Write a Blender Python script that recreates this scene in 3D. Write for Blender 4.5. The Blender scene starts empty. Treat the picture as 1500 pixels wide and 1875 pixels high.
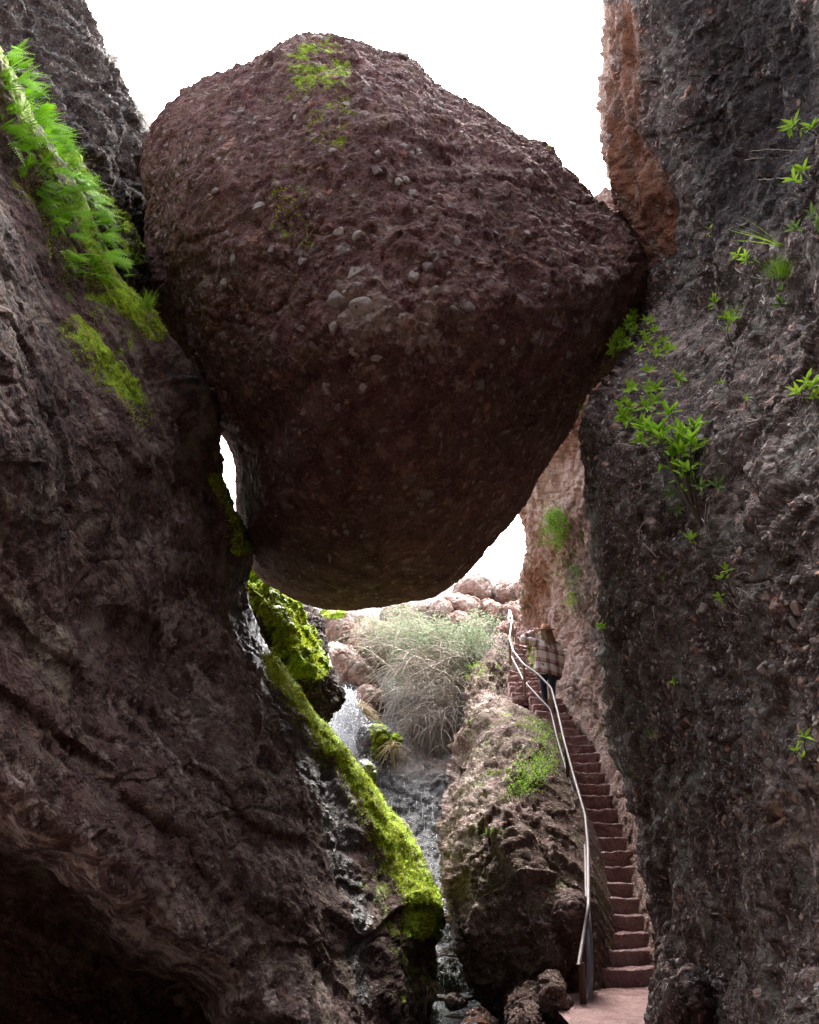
import bpy, math, random
import numpy as np
from mathutils import Vector
random.seed(7); RNG = np.random.default_rng(7)
S = bpy.context.scene
C = S.collection
# ------------------------------------------------------------------ camera
PITCH = math.radians(22.2); EYE = 1.6; F = 1500.0
cam_d = bpy.data.cameras.new("camera"); cam = bpy.data.objects.new("camera", cam_d); C.objects.link(cam)
cam.location = (0, 0, EYE); cam.rotation_euler = (math.pi/2 + PITCH, 0, 0)
cam_d.sensor_fit = 'HORIZONTAL'; cam_d.sensor_width = 36.0; cam_d.lens = 36.0*F/1500.0
cam_d.clip_start = 0.05; cam_d.clip_end = 3000
S.camera = cam
# ------------------------------------------------------------------ sky, sun, exposure
SUN_EL, SUN_AZ = math.radians(56), math.radians(13)      # azimuth from +Y (ahead), negative = left
W = bpy.data.worlds.new("World"); S.world = W; W.use_nodes = True
wn = W.node_tree; wn.nodes.clear()
sky = wn.nodes.new('ShaderNodeTexSky'); sky.sky_type = 'NISHITA'; sky.sun_disc = False
sky.sun_elevation = SUN_EL; sky.sun_rotation = SUN_AZ; sky.air_density = 1.0; sky.dust_density = 6.0; sky.ozone_density = 1.0
hs = wn.nodes.new('ShaderNodeHueSaturation'); hs.inputs['Saturation'].default_value = 0.35; hs.inputs['Value'].default_value = 1.0
bg = wn.nodes.new('ShaderNodeBackground'); bg.inputs['Strength'].default_value = 0.15
wo = wn.nodes.new('ShaderNodeOutputWorld')
wn.links.new(sky.outputs[0], hs.inputs['Color']); wn.links.new(hs.outputs[0], bg.inputs['Color']); wn.links.new(bg.outputs[0], wo.inputs[0])
sd = bpy.data.lights.new("sun", 'SUN'); sd.energy = 1.7; sd.angle = math.radians(24); sd.color = (1, .96, .9)
so = bpy.data.objects.new("sun", sd); C.objects.link(so)
_s = Vector((math.sin(SUN_AZ)*math.cos(SUN_EL), math.cos(SUN_AZ)*math.cos(SUN_EL), math.sin(SUN_EL)))
so.rotation_euler = (-_s).to_track_quat('-Z', 'Y').to_euler(); so.location = (0, 0, 40)
S.view_settings.view_transform = 'Standard'; S.view_settings.look = 'None'; S.view_settings.gamma = 1
S.view_settings.exposure = 3.08
S.render.engine = 'CYCLES'; S.cycles.use_denoising = True
S.cycles.max_bounces = 7; S.cycles.diffuse_bounces = 6; S.cycles.glossy_bounces = 2
S.cycles.transparent_max_bounces = 6; S.cycles.transmission_bounces = 3; S.cycles.caustics_reflective = False; S.cycles.caustics_refractive = False
# ------------------------------------------------------------------ projection helpers
CP, SP = math.cos(PITCH), math.sin(PITCH)
def P(px, py, d):
    """world point seen at photo pixel (px,py) at camera depth d (arrays ok) -> (...,3)"""
    px = np.asarray(px, float); py = np.asarray(py, float); d = np.asarray(d, float)
    u = (px-750)/F; v = -(py-937.5)/F
    return np.stack([u*d, (CP - v*SP)*d, EYE + (SP + v*CP)*d], -1)
def proj(V):
    V = np.asarray(V, float); x = V[..., 0]; y = V[..., 1]; z = V[..., 2]-EYE
    d = y*CP + z*SP; w = -y*SP + z*CP
    return 750+F*x/d, 937.5-F*w/d, d
# ------------------------------------------------------------------ noise (numpy)
def _hash(ix, iy, iz, s=0):
    h = (ix*np.uint32(374761393) + iy*np.uint32(668265263) + iz*np.uint32(2147483647-1274126177) + np.uint32((s*2654435761) & 0xffffffff))
    h = (h ^ (h >> np.uint32(13)))*np.uint32(1274126177)
    h = (h ^ (h >> np.uint32(15)))*np.uint32(2246822519)
    return h ^ (h >> np.uint32(16))
def noise(p, s=0):
    p = np.asarray(p, np.float32); i = np.floor(p); f = p-i; i = i.astype(np.int64).astype(np.uint32)
    w = f*f*f*(f*(f*6-15)+10); r = 0
    for dx in (0, 1):
        for dy in (0, 1):
            for dz in (0, 1):
                h = _hash(i[..., 0]+np.uint32(dx), i[..., 1]+np.uint32(dy), i[..., 2]+np.uint32(dz), s)
                gx = (h & np.uint32(255)).astype(np.float32)/127.5-1; gy = ((h >> np.uint32(8)) & np.uint32(255)).astype(np.float32)/127.5-1
                gz = ((h >> np.uint32(16)) & np.uint32(255)).astype(np.float32)/127.5-1
                g = gx*(f[..., 0]-dx)+gy*(f[..., 1]-dy)+gz*(f[..., 2]-dz)
                wt = (w[..., 0] if dx else 1-w[..., 0])*(w[..., 1] if dy else 1-w[..., 1])*(w[..., 2] if dz else 1-w[..., 2])
                r = r+g*wt
    return r*1.3
def fbm(p, o=4, s=0, lac=2.03, g=.5):
    r = 0; a = 1.
    for k in range(o):
        r = r+a*noise(p, s+k); p = p*lac; a *= g
    return r
def ridged(p, o=4, s=0):
    r = 0; a = 1.
    for k in range(o):
        r = r+a*(.5-np.abs(noise(p, s+k))*1.6); p = p*2.05; a *= .5
    return r
def worley(p, s=0):
    p = np.asarray(p, np.float32); i = np.floor(p); f = p-i; i = i.astype(np.int64)
    f1 = np.full(p.shape[:-1], 9., np.float32); f2 = f1.copy(); cid = np.zeros(p.shape[:-1], np.float32)
    for dx in (-1, 0, 1):
        for dy in (-1, 0, 1):
            for dz in (-1, 0, 1):
                h = _hash((i[..., 0]+dx).astype(np.uint32), (i[..., 1]+dy).astype(np.uint32), (i[..., 2]+dz).astype(np.uint32), s)
                a = (h & np.uint32(1023)).astype(np.float32)/1023; b = ((h >> np.uint32(10)) & np.uint32(1023)).astype(np.float32)/1023
                c = ((h >> np.uint32(20)) & np.uint32(1023)).astype(np.float32)/1023
                D = np.sqrt((dx+a-f[..., 0])**2+(dy+b-f[..., 1])**2+(dz+c-f[..., 2])**2)
                m = D < f1
                f2 = np.where(m, f1, np.minimum(f2, D)); cid = np.where(m, (h >> np.uint32(5) & np.uint32(4095)).astype(np.float32)/4095, cid); f1 = np.where(m, D, f1)
    return f1, f2, cid
def facets(p, s=0):
    """angular broken faces: each cell gets its own height and tilt"""
    p = np.asarray(p, np.float32); i = np.floor(p); f = p-i; i = i.astype(np.int64)
    f1 = np.full(p.shape[:-1], 9., np.float32); H = np.zeros(p.shape[:-1], np.uint32); O = np.zeros(p.shape, np.float32)
    for dx in (-1, 0, 1):
        for dy in (-1, 0, 1):
            for dz in (-1, 0, 1):
                h = _hash((i[..., 0]+dx).astype(np.uint32), (i[..., 1]+dy).astype(np.uint32), (i[..., 2]+dz).astype(np.uint32), s)
                o = np.stack([dx+(h & np.uint32(1023)).astype(np.float32)/1023-f[..., 0], dy+((h >> np.uint32(10)) & np.uint32(1023)).astype(np.float32)/1023-f[..., 1], dz+((h >> np.uint32(20)) & np.uint32(1023)).astype(np.float32)/1023-f[..., 2]], -1)
                D = np.sqrt((o*o).sum(-1)); m = D < f1; f1 = np.where(m, D, f1); H = np.where(m, h, H); O = np.where(m[..., None], o, O)
    g = _hash(H, H >> np.uint32(7), H >> np.uint32(3), 5)
    t = np.stack([(g & np.uint32(255)).astype(np.float32), ((g >> np.uint32(8)) & np.uint32(255)).astype(np.float32), ((g >> np.uint32(16)) & np.uint32(255)).astype(np.float32)], -1)/127.5-1
    return ((g >> np.uint32(24)).astype(np.float32)/255-.5)*.6+(t*O).sum(-1)*.9
def sst(a, b, x):
    t = np.clip((x-a)/(b-a), 0, 1); return t*t*(3-2*t)
def line_mask(px, py, pts, rad):
    """1 on the polyline, falling to 0 at rad"""
    best = np.full(px.shape, 1e9)
    for (x0, y0), (x1, y1) in zip(pts[:-1], pts[1:]):
        dx, dy = x1-x0, y1-y0; L = dx*dx+dy*dy+1e-9
        t = np.clip(((px-x0)*dx+(py-y0)*dy)/L, 0, 1)
        best = np.minimum(best, np.hypot(px-x0-t*dx, py-y0-t*dy))
    return 1-sst(rad*.45, rad, best)
# ------------------------------------------------------------------ object helpers
def tag(o, label=None, cat=None, group=None, kind=None):
    if label: o['label'] = label
    if cat: o['category'] = cat
    if group: o['group'] = group
    if kind: o['kind'] = kind
    return o
def empty(name, loc, label=None, cat=None, group=None):
    o = bpy.data.objects.new(name, None); C.objects.link(o); o.location = tuple(float(a) for a in loc); o.empty_display_size = .2
    return tag(o, label, cat, group)
def mesh(name, V, Fq, mat=None, smooth=True, attrs=None, parent=None, origin=None):
    """V (n,3); Fq list of face arrays (k,m) of equal m, or list of lists"""
    V = np.asarray(V, np.float32)
    if origin is None: origin = np.array([V[:, 0].mean(), V[:, 1].mean(), V[:, 2].min()])
    if parent is not None: origin = np.array(parent.location)
    if parent is not None and parent.parent is not None: origin = np.array(parent['_o'])
    V = V-np.asarray(origin, np.float32)
    me = bpy.data.meshes.new(name)
    groups = [np.asarray(g, np.int32) for g in Fq]
    groups = [g for g in groups if g.size]
    tot = np.concatenate([np.full(len(g), g.shape[1], np.int32) for g in groups])
    idx = np.concatenate([g.ravel() for g in groups])
    me.vertices.add(len(V)); me.vertices.foreach_set('co', V.ravel())
    me.loops.add(len(idx)); me.loops.foreach_set('vertex_index', idx)
    me.polygons.add(len(tot)); me.polygons.foreach_set('loop_start', np.concatenate([[0], np.cumsum(tot)[:-1]]).astype(np.int32))
    me.polygons.foreach_set('loop_total', tot)
    me.polygons.foreach_set('use_smooth', np.full(len(tot), smooth))
    me.update(calc_edges=True)
    if attrs:
        for k, a in attrs.items():
            at = me.attributes.new(k, 'FLOAT', 'POINT'); at.data.foreach_set('value', np.asarray(a, np.float32).ravel())
    if mat: me.materials.append(mat)
    o = bpy.data.objects.new(name, me); C.objects.link(o)
    if parent is not None:
        o.parent = parent; o['_o'] = [float(a) for a in origin]
    else: o.location = tuple(float(a) for a in origin)
    return o
def gridfaces(h, w, base=0, flip=False):
    i = np.arange(h*w).reshape(h, w)+base
    q = np.stack([i[:-1, :-1], i[:-1, 1:], i[1:, 1:], i[1:, :-1]], -1).reshape(-1, 4)
    return q[:, ::-1] if flip else q
def gridnormals(G):
    du = np.gradient(G, axis=1); dv = np.gradient(G, axis=0)
    n = np.cross(dv, du); n /= np.linalg.norm(n, axis=-1, keepdims=True)+1e-9
    return n
def catmull(A, ts):
    """A (n,...) control along axis 0; ts param values 0..n-1"""
    n = len(A); i = np.clip(np.floor(ts).astype(int), 0, n-2); t = (ts-i).reshape((-1,)+(1,)*(A.ndim-1))
    p0 = A[np.maximum(i-1, 0)]; p1 = A[i]; p2 = A[i+1]; p3 = A[np.minimum(i+2, n-1)]
    return .5*((2*p1)+(p2-p0)*t+(2*p0-5*p1+4*p2-p3)*t*t+(-p0+3*p1-3*p2+p3)*t**3)
def sample_params(L, step, cap_off, vis):
    ts = []
    for k, (l, v) in enumerate(zip(L, vis)):
        n = max(2, int(l/(step if v else cap_off)))
        ts.append(k+np.arange(n)/n)
    ts.append([len(L)]); return np.concatenate(ts)
class Obj: pass
def sheet(name, rows, mat, push, disp, label, cat, step=3.0, attrf=None, warp=None, kind=None):
    """rows: R x K control points (px,py,depth). disp(V,N,px,py)->offset metres. push: vector that gives the body its thickness"""
    A = np.array(rows, float)
    Wc = P(A[..., 0], A[..., 1], A[..., 2])
    R, K = A.shape[:2]
    vis = lambda x, y: (x > -60) & (x < 1560) & (y > -60) & (y < 1935)
    V_ = vis(A[..., 0], A[..., 1])
    Lc = [np.hypot(A[:, k+1, 0]-A[:, k, 0], A[:, k+1, 1]-A[:, k, 1]).max() for k in range(K-1)]
    Lr = [np.hypot(A[r+1, :, 0]-A[r, :, 0], A[r+1, :, 1]-A[r, :, 1]).max() for r in range(R-1)]
    vc = [bool((V_[:, k] | V_[:, k+1]).any()) for k in range(K-1)]; vr = [bool((V_[r] | V_[r+1]).any()) for r in range(R-1)]
    tr = sample_params(Lr, step, 14, vr); tc = sample_params(Lc, step, 14, vc)
    G = catmull(Wc, tr); G = np.swapaxes(catmull(np.swapaxes(G, 0, 1), tc), 0, 1)
    px, py, d = proj(G)
    if warp is not None:
        nd = warp(px, py, d); G = P(px, py, nd)
    N = gridnormals(G)
    c = np.array([0, 0, EYE]); flip = (np.einsum('ijk,ijk->ij', N, c-G).mean() < 0)
    if flip: N = -N
    at = attrf(G, N, px, py) if attrf else {}
    dd = disp(G, N, px, py); dd = dd-dd.mean(); G2 = G+N*dd[..., None]
    h, w = G2.shape[:2]
    V = G2.reshape(-1, 3)
    # skirt and cap
    ring = np.concatenate([np.arange(w), np.arange(1, h)*w+w-1, (h-1)*w+np.arange(w-2, -1, -1), np.arange(h-2, 0, -1)*w])
    push = np.array(push, float); rn = len(ring); sk = []
    for k, t in enumerate((.33, .66, 1.0)):
        q = V[ring]+push*t; q = q+(fbm(q*.8, 3, 5)*.12)[:, None]*np.array([1, 1, 1.]); sk.append(q)
    cen = sk[-1].mean(0)[None]
    V2 = np.concatenate([V]+sk+[cen]); n0 = len(V)
    F_ = [gridfaces(h, w, 0, flip=not flip)]
    rings = [ring]+[n0+k*rn+np.arange(rn) for k in range(3)]
    for a, b in zip(rings[:-1], rings[1:]):
        q = np.stack([a, np.roll(a, -1), np.roll(b, -1), b], -1); F_.append(q if not flip else q[:, ::-1])
    a = rings[-1]; ci = len(V2)-1
    F_.append(np.stack([a, np.roll(a, -1), np.full(rn, ci)], -1))
    pad = len(V2)-n0
    at2 = {k: np.concatenate([v.ravel(), np.zeros(pad)]) for k, v in at.items()}
    o = mesh(name, V2, F_, mat, True, at2)
    tag(o, label, cat, None, kind)
    r = Obj(); r.o = o; r.G = G2; r.N = gridnormals(G2)*(-1 if flip else 1); r.px, r.py, r.d = proj(G2); return r
def spline_closed(pts, n):
    p = np.array(pts, float); m = len(p); t = np.arange(n)/n*m; i = np.floor(t).astype(int); f = (t-i)[:, None]
    p0, p1, p2, p3 = p[(i-1) % m], p[i % m], p[(i+1) % m], p[(i+2) % m]
    return .5*((2*p1)+(p2-p0)*f+(2*p0-5*p1+4*p2-p3)*f*f+(-p0+3*p1-3*p2+p3)*f**3)
def blob(name, outline, d, bf, bb, mat, disp, res=60, cen=None, tilt=(0, 0), attrf=None, label=None, cat=None, group=None, parent=None, pw=1.0, kind=None):
    """a closed rock: rim at the outline (depth d + tilt), front bulging bf metres to the viewer, back bb metres away"""
    o2 = spline_closed(outline, 720)
    c = np.array(cen if cen is not None else o2.mean(0), float)
    ang = np.arctan2(o2[:, 1]-c[1], o2[:, 0]-c[0]); rad = np.hypot(o2[:, 0]-c[0], o2[:, 1]-c[1])
    k = np.argsort(ang); ang, rad = ang[k], rad[k]
    s = np.linspace(-1, 1, res); X, Y = np.meshgrid(s, s)
    Dx = X*np.sqrt(1-Y*Y/2); Dy = Y*np.sqrt(1-X*X/2)
    t = np.clip(np.hypot(Dx, Dy), 0, 1); th = np.arctan2(Dy, Dx)
    rho = np.sin(t*math.pi/2)**pw; prof = np.cos(t*math.pi/2)
    R_ = np.interp(th, np.concatenate([ang-2*math.pi, ang, ang+2*math.pi]), np.tile(rad, 3))
    qx = c[0]+np.cos(th)*R_*rho; qy = c[1]+np.sin(th)*R_*rho
    rimd = d+tilt[0]*(qx-c[0])+tilt[1]*(qy-c[1])
    Gf = P(qx, qy, rimd-bf*prof)
    rimP = P(qx, qy, rimd)
    back = np.array([0, CP, SP])
    Gb = rimP+back*(bb*prof)[..., None]
    out = []
    for G, sgn in ((Gf, 1), (Gb, -1)):
        N = gridnormals(G)
        cc = P(c[0], c[1], d)
        # outward
        dd = np.einsum('ijk,ijk->ij', N, G-cc); N = N*np.sign(dd)[..., None]
        out.append((G, N))
    # make rim normals agree
    bidx = np.zeros((res, res), bool); bidx[0] = bidx[-1] = bidx[:, 0] = bidx[:, -1] = True
    nr = out[0][1]+out[1][1]; nr /= np.linalg.norm(nr, axis=-1, keepdims=True)+1e-9
    VV = []; AT = []; PX = []
    for G, N in out:
        N = np.where(bidx[..., None], nr, N)
        px, py, _ = proj(G)
        if attrf: AT.append(attrf(G, N, px, py))
        dd = disp(G, N, px, py); VV.append(G+N*(dd-(off0 if VV else dd.mean()))[..., None])
        if len(VV) == 1: off0 = dd.mean()
    n0 = res*res; ids = np.arange(n0).reshape(res, res)+n0; ids[bidx] = np.arange(n0).reshape(res, res)[bidx]
    V = np.concatenate([VV[0].reshape(-1, 3), VV[1].reshape(-1, 3)])
    Ff = gridfaces(res, res, 0)
    q = np.stack([ids[:-1, :-1], ids[:-1, 1:], ids[1:, 1:], ids[1:, :-1]], -1).reshape(-1, 4)[:, ::-1]
    # drop unused duplicates of rim
    used = np.ones(len(V), bool); used[n0:][bidx.ravel()] = False
    rm = np.cumsum(used)-1; V = V[used]; q = rm[q]
    at = None
    if attrf: at = {k: np.concatenate([AT[0][k].ravel(), AT[1][k].ravel()])[used] for k in AT[0]}
    # orientation check
    a, b, c3, _d = Ff[len(Ff)//2]; nn = np.cross(V[b]-V[a], V[c3]-V[a]); 
    fl = np.dot(nn, np.array([0, 0, EYE])-V[a]) < 0
    if fl: Ff = Ff[:, ::-1]; q = q[:, ::-1]
    o = mesh(name, V, [Ff, q], mat, True, at, parent)
    if parent is None: tag(o, label, cat, group, kind)
    elif label: o['label'] = label
    r = Obj(); r.o = o; r.G = VV[0]; r.N = gridnormals(VV[0]); r.N *= np.sign(np.einsum('ijk,ijk->ij', r.N, out[0][1]))[..., None]
    r.px, r.py, r.d = proj(r.G); return r
def at_px(r, x, y):
    """surface point and normal of a built rock nearest the ray of pixel (x,y)"""
    e = (r.px-x)**2+(r.py-y)**2+ (r.d-r.d.min())*0.01
    k = np.unravel_index(np.argmin(e), e.shape); return r.G[k], r.N[k]
def tube_mesh(paths, sides=5):
    """paths: list of (pts (n,3), radii (n,)) -> V,F"""
    VS, FS, b = [], [], 0
    for pts, rad in paths:
        pts = np.asarray(pts, float); n = len(pts); rad = np.broadcast_to(rad, (n,))
        tg = np.gradient(pts, axis=0); tg /= np.linalg.norm(tg, axis=1, keepdims=True)+1e-9
        up = np.array([0, 0, 1.]) if abs(tg[:, 2]).max() < .95 else np.array([1., .3, 0])
        a = np.cross(tg, up); a /= np.linalg.norm(a, axis=1, keepdims=True)+1e-9; bb = np.cross(tg, a)
        th = np.arange(sides)/sides*2*math.pi
        ring = pts[:, None]+rad[:, None, None]*(np.cos(th)[None, :, None]*a[:, None]+np.sin(th)[None, :, None]*bb[:, None])
        VS.append(ring.reshape(-1, 3)); i = b+np.arange(n*sides).reshape(n, sides); j = np.roll(i, -1, 1)
        FS.append(np.stack([i[:-1], j[:-1], j[1:], i[1:]], -1).reshape(-1, 4))
        if sides == 4: FS.append(i[[0, -1]])
        b += n*sides
        if sides != 4:   # end caps
            VS.append(pts[[0, -1]]);
            # fans folded into quads with repeated centre are avoided: use triangles stored apart
            CAPS.append((i[0], b)); CAPS.append((i[-1], b+1)); b += 2
    V = np.concatenate(VS); quads = np.concatenate(FS)
    tris = []
    for r_, c_ in CAPS: tris.append(np.stack([r_, np.roll(r_, -1), np.full(len(r_), c_)], -1))
    CAPS.clear()
    return V, [quads]+([np.concatenate(tris)] if tris else [])
CAPS = []
def tubes(name, paths, mat, parent=None, sides=5, **k):
    V, F_ = tube_mesh(paths, sides); return mesh(name, V, F_, mat, True, None, parent, **k)
# ------------------------------------------------------------------ materials
class NT:
    def __init__(s, name):
        s.m = bpy.data.materials.new(name); s.m.use_nodes = True; s.t = s.m.node_tree; s.t.nodes.clear()
        s.out = s.t.nodes.new('ShaderNodeOutputMaterial'); s.b = s.t.nodes.new('ShaderNodeBsdfPrincipled'); s.t.links.new(s.b.outputs[0], s.out.inputs[0])
        s.tc = s.t.nodes.new('ShaderNodeTexCoord')
    def put(s, sock, v):
        if isinstance(v, bpy.types.NodeSocket): s.t.links.new(v, sock)
        elif v is not None:
            if isinstance(v, (tuple, list)) and len(v) == 3 and sock.type == 'RGBA': v = (*v, 1)
            sock.default_value = v
    def math(s, op, a, b=0., c=None, clamp=False):
        n = s.t.nodes.new('ShaderNodeMath'); n.operation = op; n.use_clamp = clamp; s.put(n.inputs[0], a); s.put(n.inputs[1], b)
        if c is not None: s.put(n.inputs[2], c)
        return n.outputs[0]
    def map(s, scale=(1, 1, 1), rot=(0, 0, 0), vec=None):
        n = s.t.nodes.new('ShaderNodeMapping'); n.inputs['Scale'].default_value = scale; n.inputs['Rotation'].default_value = rot
        s.t.links.new(vec or s.tc.outputs['Object'], n.inputs[0]); return n.outputs[0]
    def noise(s, scale, det=5, rough=.6, vec=None, dist=0.):
        n = s.t.nodes.new('ShaderNodeTexNoise'); n.inputs['Scale'].default_value = scale; n.inputs['Detail'].default_value = det
        n.inputs['Roughness'].default_value = rough; n.inputs['Distortion'].default_value = dist
        s.t.links.new(vec or s.tc.outputs['Object'], n.inputs['Vector']); return n.outputs['Fac']
    def vor(s, scale, feat='F1', vec=None, rnd=1.):
        n = s.t.nodes.new('ShaderNodeTexVoronoi'); n.feature = feat; n.inputs['Scale'].default_value = scale; n.inputs['Randomness'].default_value = rnd
        s.t.links.new(vec or s.tc.outputs['Object'], n.inputs['Vector']); return n
    def ramp(s, f, stops, interp='LINEAR'):
        n = s.t.nodes.new('ShaderNodeValToRGB'); n.color_ramp.interpolation = interp; e = n.color_ramp.elements
        while len(e) < len(stops): e.new(.5)
        for k, (p, c) in enumerate(stops):
            e[k].position = p; e[k].color = (*c, 1) if isinstance(c, (tuple, list)) else (c, c, c, 1)
        s.put(n.inputs[0], f); return n.outputs[0]
    def mix(s, f, a, b, mode='MIX'):
        n = s.t.nodes.new('ShaderNodeMix'); n.data_type = 'RGBA'; n.blend_type = mode
        s.put(n.inputs[0], f); s.put(n.inputs[6], a); s.put(n.inputs[7], b); return n.outputs[2]
    def attr(s, name):
        n = s.t.nodes.new('ShaderNodeAttribute'); n.attribute_name = name; return n.outputs['Fac']
    def bump(s, h, strength=1., dist=.02, nrm=None):
        n = s.t.nodes.new('ShaderNodeBump'); n.inputs['Strength'].default_value = strength; n.inputs['Distance'].default_value = dist
        s.put(n.inputs['Height'], h)
        if nrm is not None: s.put(n.inputs['Normal'], nrm)
        return n.outputs[0]
    def set(s, **k):
        M = {'col': 'Base Color', 'rough': 'Roughness', 'metal': 'Metallic', 'nrm': 'Normal', 'spec': 'Specular IOR Level', 'trans': 'Transmission Weight', 'alpha': 'Alpha', 'ior': 'IOR',
             'sss': 'Subsurface Weight'}
        for a, v in k.items(): s.put(s.b.inputs[M[a]], v)
        return s.m
MOSS_A, MOSS_B = (.07, .12, .008), (.34, .50, .02)
def rock_mat(name, c0, c1, c2, peb=(.30, .27, .26), peb_amt=.5, vs=9., grit=40., streak=None, bump=.03, rough=.85, streak_amt=.5, lichen=None, lich_amt=.0):
    """conglomerate: mottled matrix, pebbles of several sizes, grit; attributes moss, orange, wet, pale tint it"""
    n = NT(name)
    big = n.noise(.55, 6, .62); med = n.noise(3.1, 6, .65, dist=.3); fine = n.noise(grit, 4, .7)
    col = n.mix(n.ramp(big, [(.35, 0.), (.62, 1.)]), c0, c1)
    col = n.mix(n.ramp(med, [(.42, 0.), (.7, 1.)]), col, c2)
    sv = n.map((1, 1, .18)) if streak is None else n.map(streak[0], vec=n.map((1, 1, 1), streak[1]))
    st = n.noise(4.5, 6, .7, vec=sv)
    col = n.mix(n.math('MULTIPLY', n.ramp(st, [(.40, 1.), (.56, 0.)]), streak_amt), col, (c0[0]*.35, c0[1]*.35, c0[2]*.38))
    # warped coordinates for pebbles
    wv = n.t.nodes.new('ShaderNodeVectorMath'); wv.operation = 'ADD'
    nz = n.t.nodes.new('ShaderNodeTexNoise'); nz.inputs['Scale'].default_value = 3.; nz.inputs['Detail'].default_value = 3
    n.t.links.new(n.tc.outputs['Object'], nz.inputs['Vector'])
    sc = n.t.nodes.new('ShaderNodeVectorMath'); sc.operation = 'SCALE'; sc.inputs['Scale'].default_value = .35
    n.t.links.new(nz.outputs['Color'], sc.inputs[0]); n.t.links.new(n.tc.outputs['Object'], wv.inputs[0]); n.t.links.new(sc.outputs[0], wv.inputs[1])
    hs = []
    for k, (sca, amt, thr) in enumerate(((vs, peb_amt*.9, .72), (vs*2.3, peb_amt, .6), (vs*5.5, peb_amt*.55, .5))):
        v = n.vor(sca, vec=wv.outputs[0])
        sx = n.t.nodes.new('ShaderNodeSeparateColor'); n.t.links.new(v.outputs['Color'], sx.inputs[0])
        inside = n.ramp(v.outputs['Distance'], [(.22, 1.), (.42, 0.)])
        sel = n.math('MULTIPLY', n.ramp(sx.outputs[0], [(thr, 0.), (thr+.06, 1.)]), inside)
        pc = n.ramp(sx.outputs[1], [(0., (peb[0]*.35, peb[1]*.35, peb[2]*.38)), (.35, (peb[0]*.9, peb[1]*.85, peb[2]*.85)), (.62, (min(1, peb[0]*1.35), min(1, peb[1]*1.65), min(1, peb[2]*1.85))), (.8, (min(1, peb[0]*1.6), min(1, peb[1]*1.25), min(1, peb[2]*1.1))), (1., (min(1, peb[0]*1.3), peb[1]*.7, peb[2]*.5))])
        col = n.mix(n.math('MULTIPLY', sel, amt), col, pc)
        dk = n.math('MULTIPLY', n.ramp(v.outputs['Distance'], [(.45, 0.), (.75, 1.)]), .55*amt)
        col = n.mix(dk, col, (c0[0]*.4, c0[1]*.4, c0[2]*.4))
        hs.append(n.math('MULTIPLY', n.math('SUBTRACT', n.math('MULTIPLY', sel, .8), v.outputs['Distance']), 1./(1+k*1.2)))
    col = n.mix(n.math('MULTIPLY', n.ramp(fine, [(.45, 0.), (.75, 1.)]), .35), col, (min(1, c2[0]*1.7), min(1, c2[1]*1.7), min(1, c2[2]*1.7)))
    if lichen:
        col = n.mix(n.math('MULTIPLY', n.ramp(n.noise(1.7, 8, .75, dist=.5), [(.5, 0.), (.6, 1.)]), lich_amt), col, lichen)
    brk = n.math('ADD', n.math('MULTIPLY', n.noise(6., 8, .75), .6), n.math('MULTIPLY', n.noise(1.9, 4, .6), .4))
    def att(name, lo=.35, w=.25):
        a = n.attr(name); x = n.math('ADD', n.math('MULTIPLY', a, .85), n.math('MULTIPLY', n.math('SUBTRACT', brk, .5), 3.2))
        return n.math('MULTIPLY', n.ramp(x, [(lo, 0.), (lo+w, 1.)]), n.math('MINIMUM', n.math('MULTIPLY', a, 4.), 1.))
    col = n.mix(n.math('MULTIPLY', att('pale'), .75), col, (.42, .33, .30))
    col = n.mix(n.math('MULTIPLY', n.math('MULTIPLY', att('orange'), n.ramp(st, [(.38, .35), (.55, 1.)])), .85), col, n.mix(med, (.14, .038, .018), (.23, .090, .038)))
    col = n.mix(n.math('MULTIPLY', att('stain_shade', .3, .35), .72), col, (.018, .016, .019))  # dark varnish on the right cliff, painted-in shade on the left slab
    wet = att('wet'); dk = n.mix(.6, col, (.03, .036, .044)); col = n.mix(wet, col, dk)
    ms = att('moss', .50, .25)
    mc = n.mix(n.ramp(n.noise(14., 6, .7), [(.35, 0.), (.65, 1.)]), MOSS_A, MOSS_B)
    mc = n.mix(n.ramp(n.noise(2.2, 3), [(.5, 0.), (.75, .7)]), mc, (.26, .22, .03))
    col = n.mix(ms, col, mc)
    h = n.math('ADD', n.math('ADD', hs[0], hs[1]), hs[2]); h = n.math('ADD', h, n.math('MULTIPLY', fine, .9)); h = n.math('ADD', h, n.math('MULTIPLY', st, .55))
    h = n.math('ADD', h, n.math('MULTIPLY', med, 2.0))
    r = n.mix(wet, (rough,)*3, (.30,)*3)
    return n.set(col=col, rough=r, nrm=n.bump(h, 1., bump), spec=n.math('ADD', n.math('MULTIPLY', wet, .25), .15))
def plain(name, col, rough=.7, metal=0., var=.25, sc=20., bump=.002, spec=.4):
    n = NT(name); f = n.noise(sc, 4); c = n.mix(f, tuple(x*(1-var) for x in col), tuple(min(1, x*(1+var)) for x in col))
    return n.set(col=c, rough=rough, metal=metal, nrm=n.bump(f, .6, bump), spec=spec)
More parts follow.
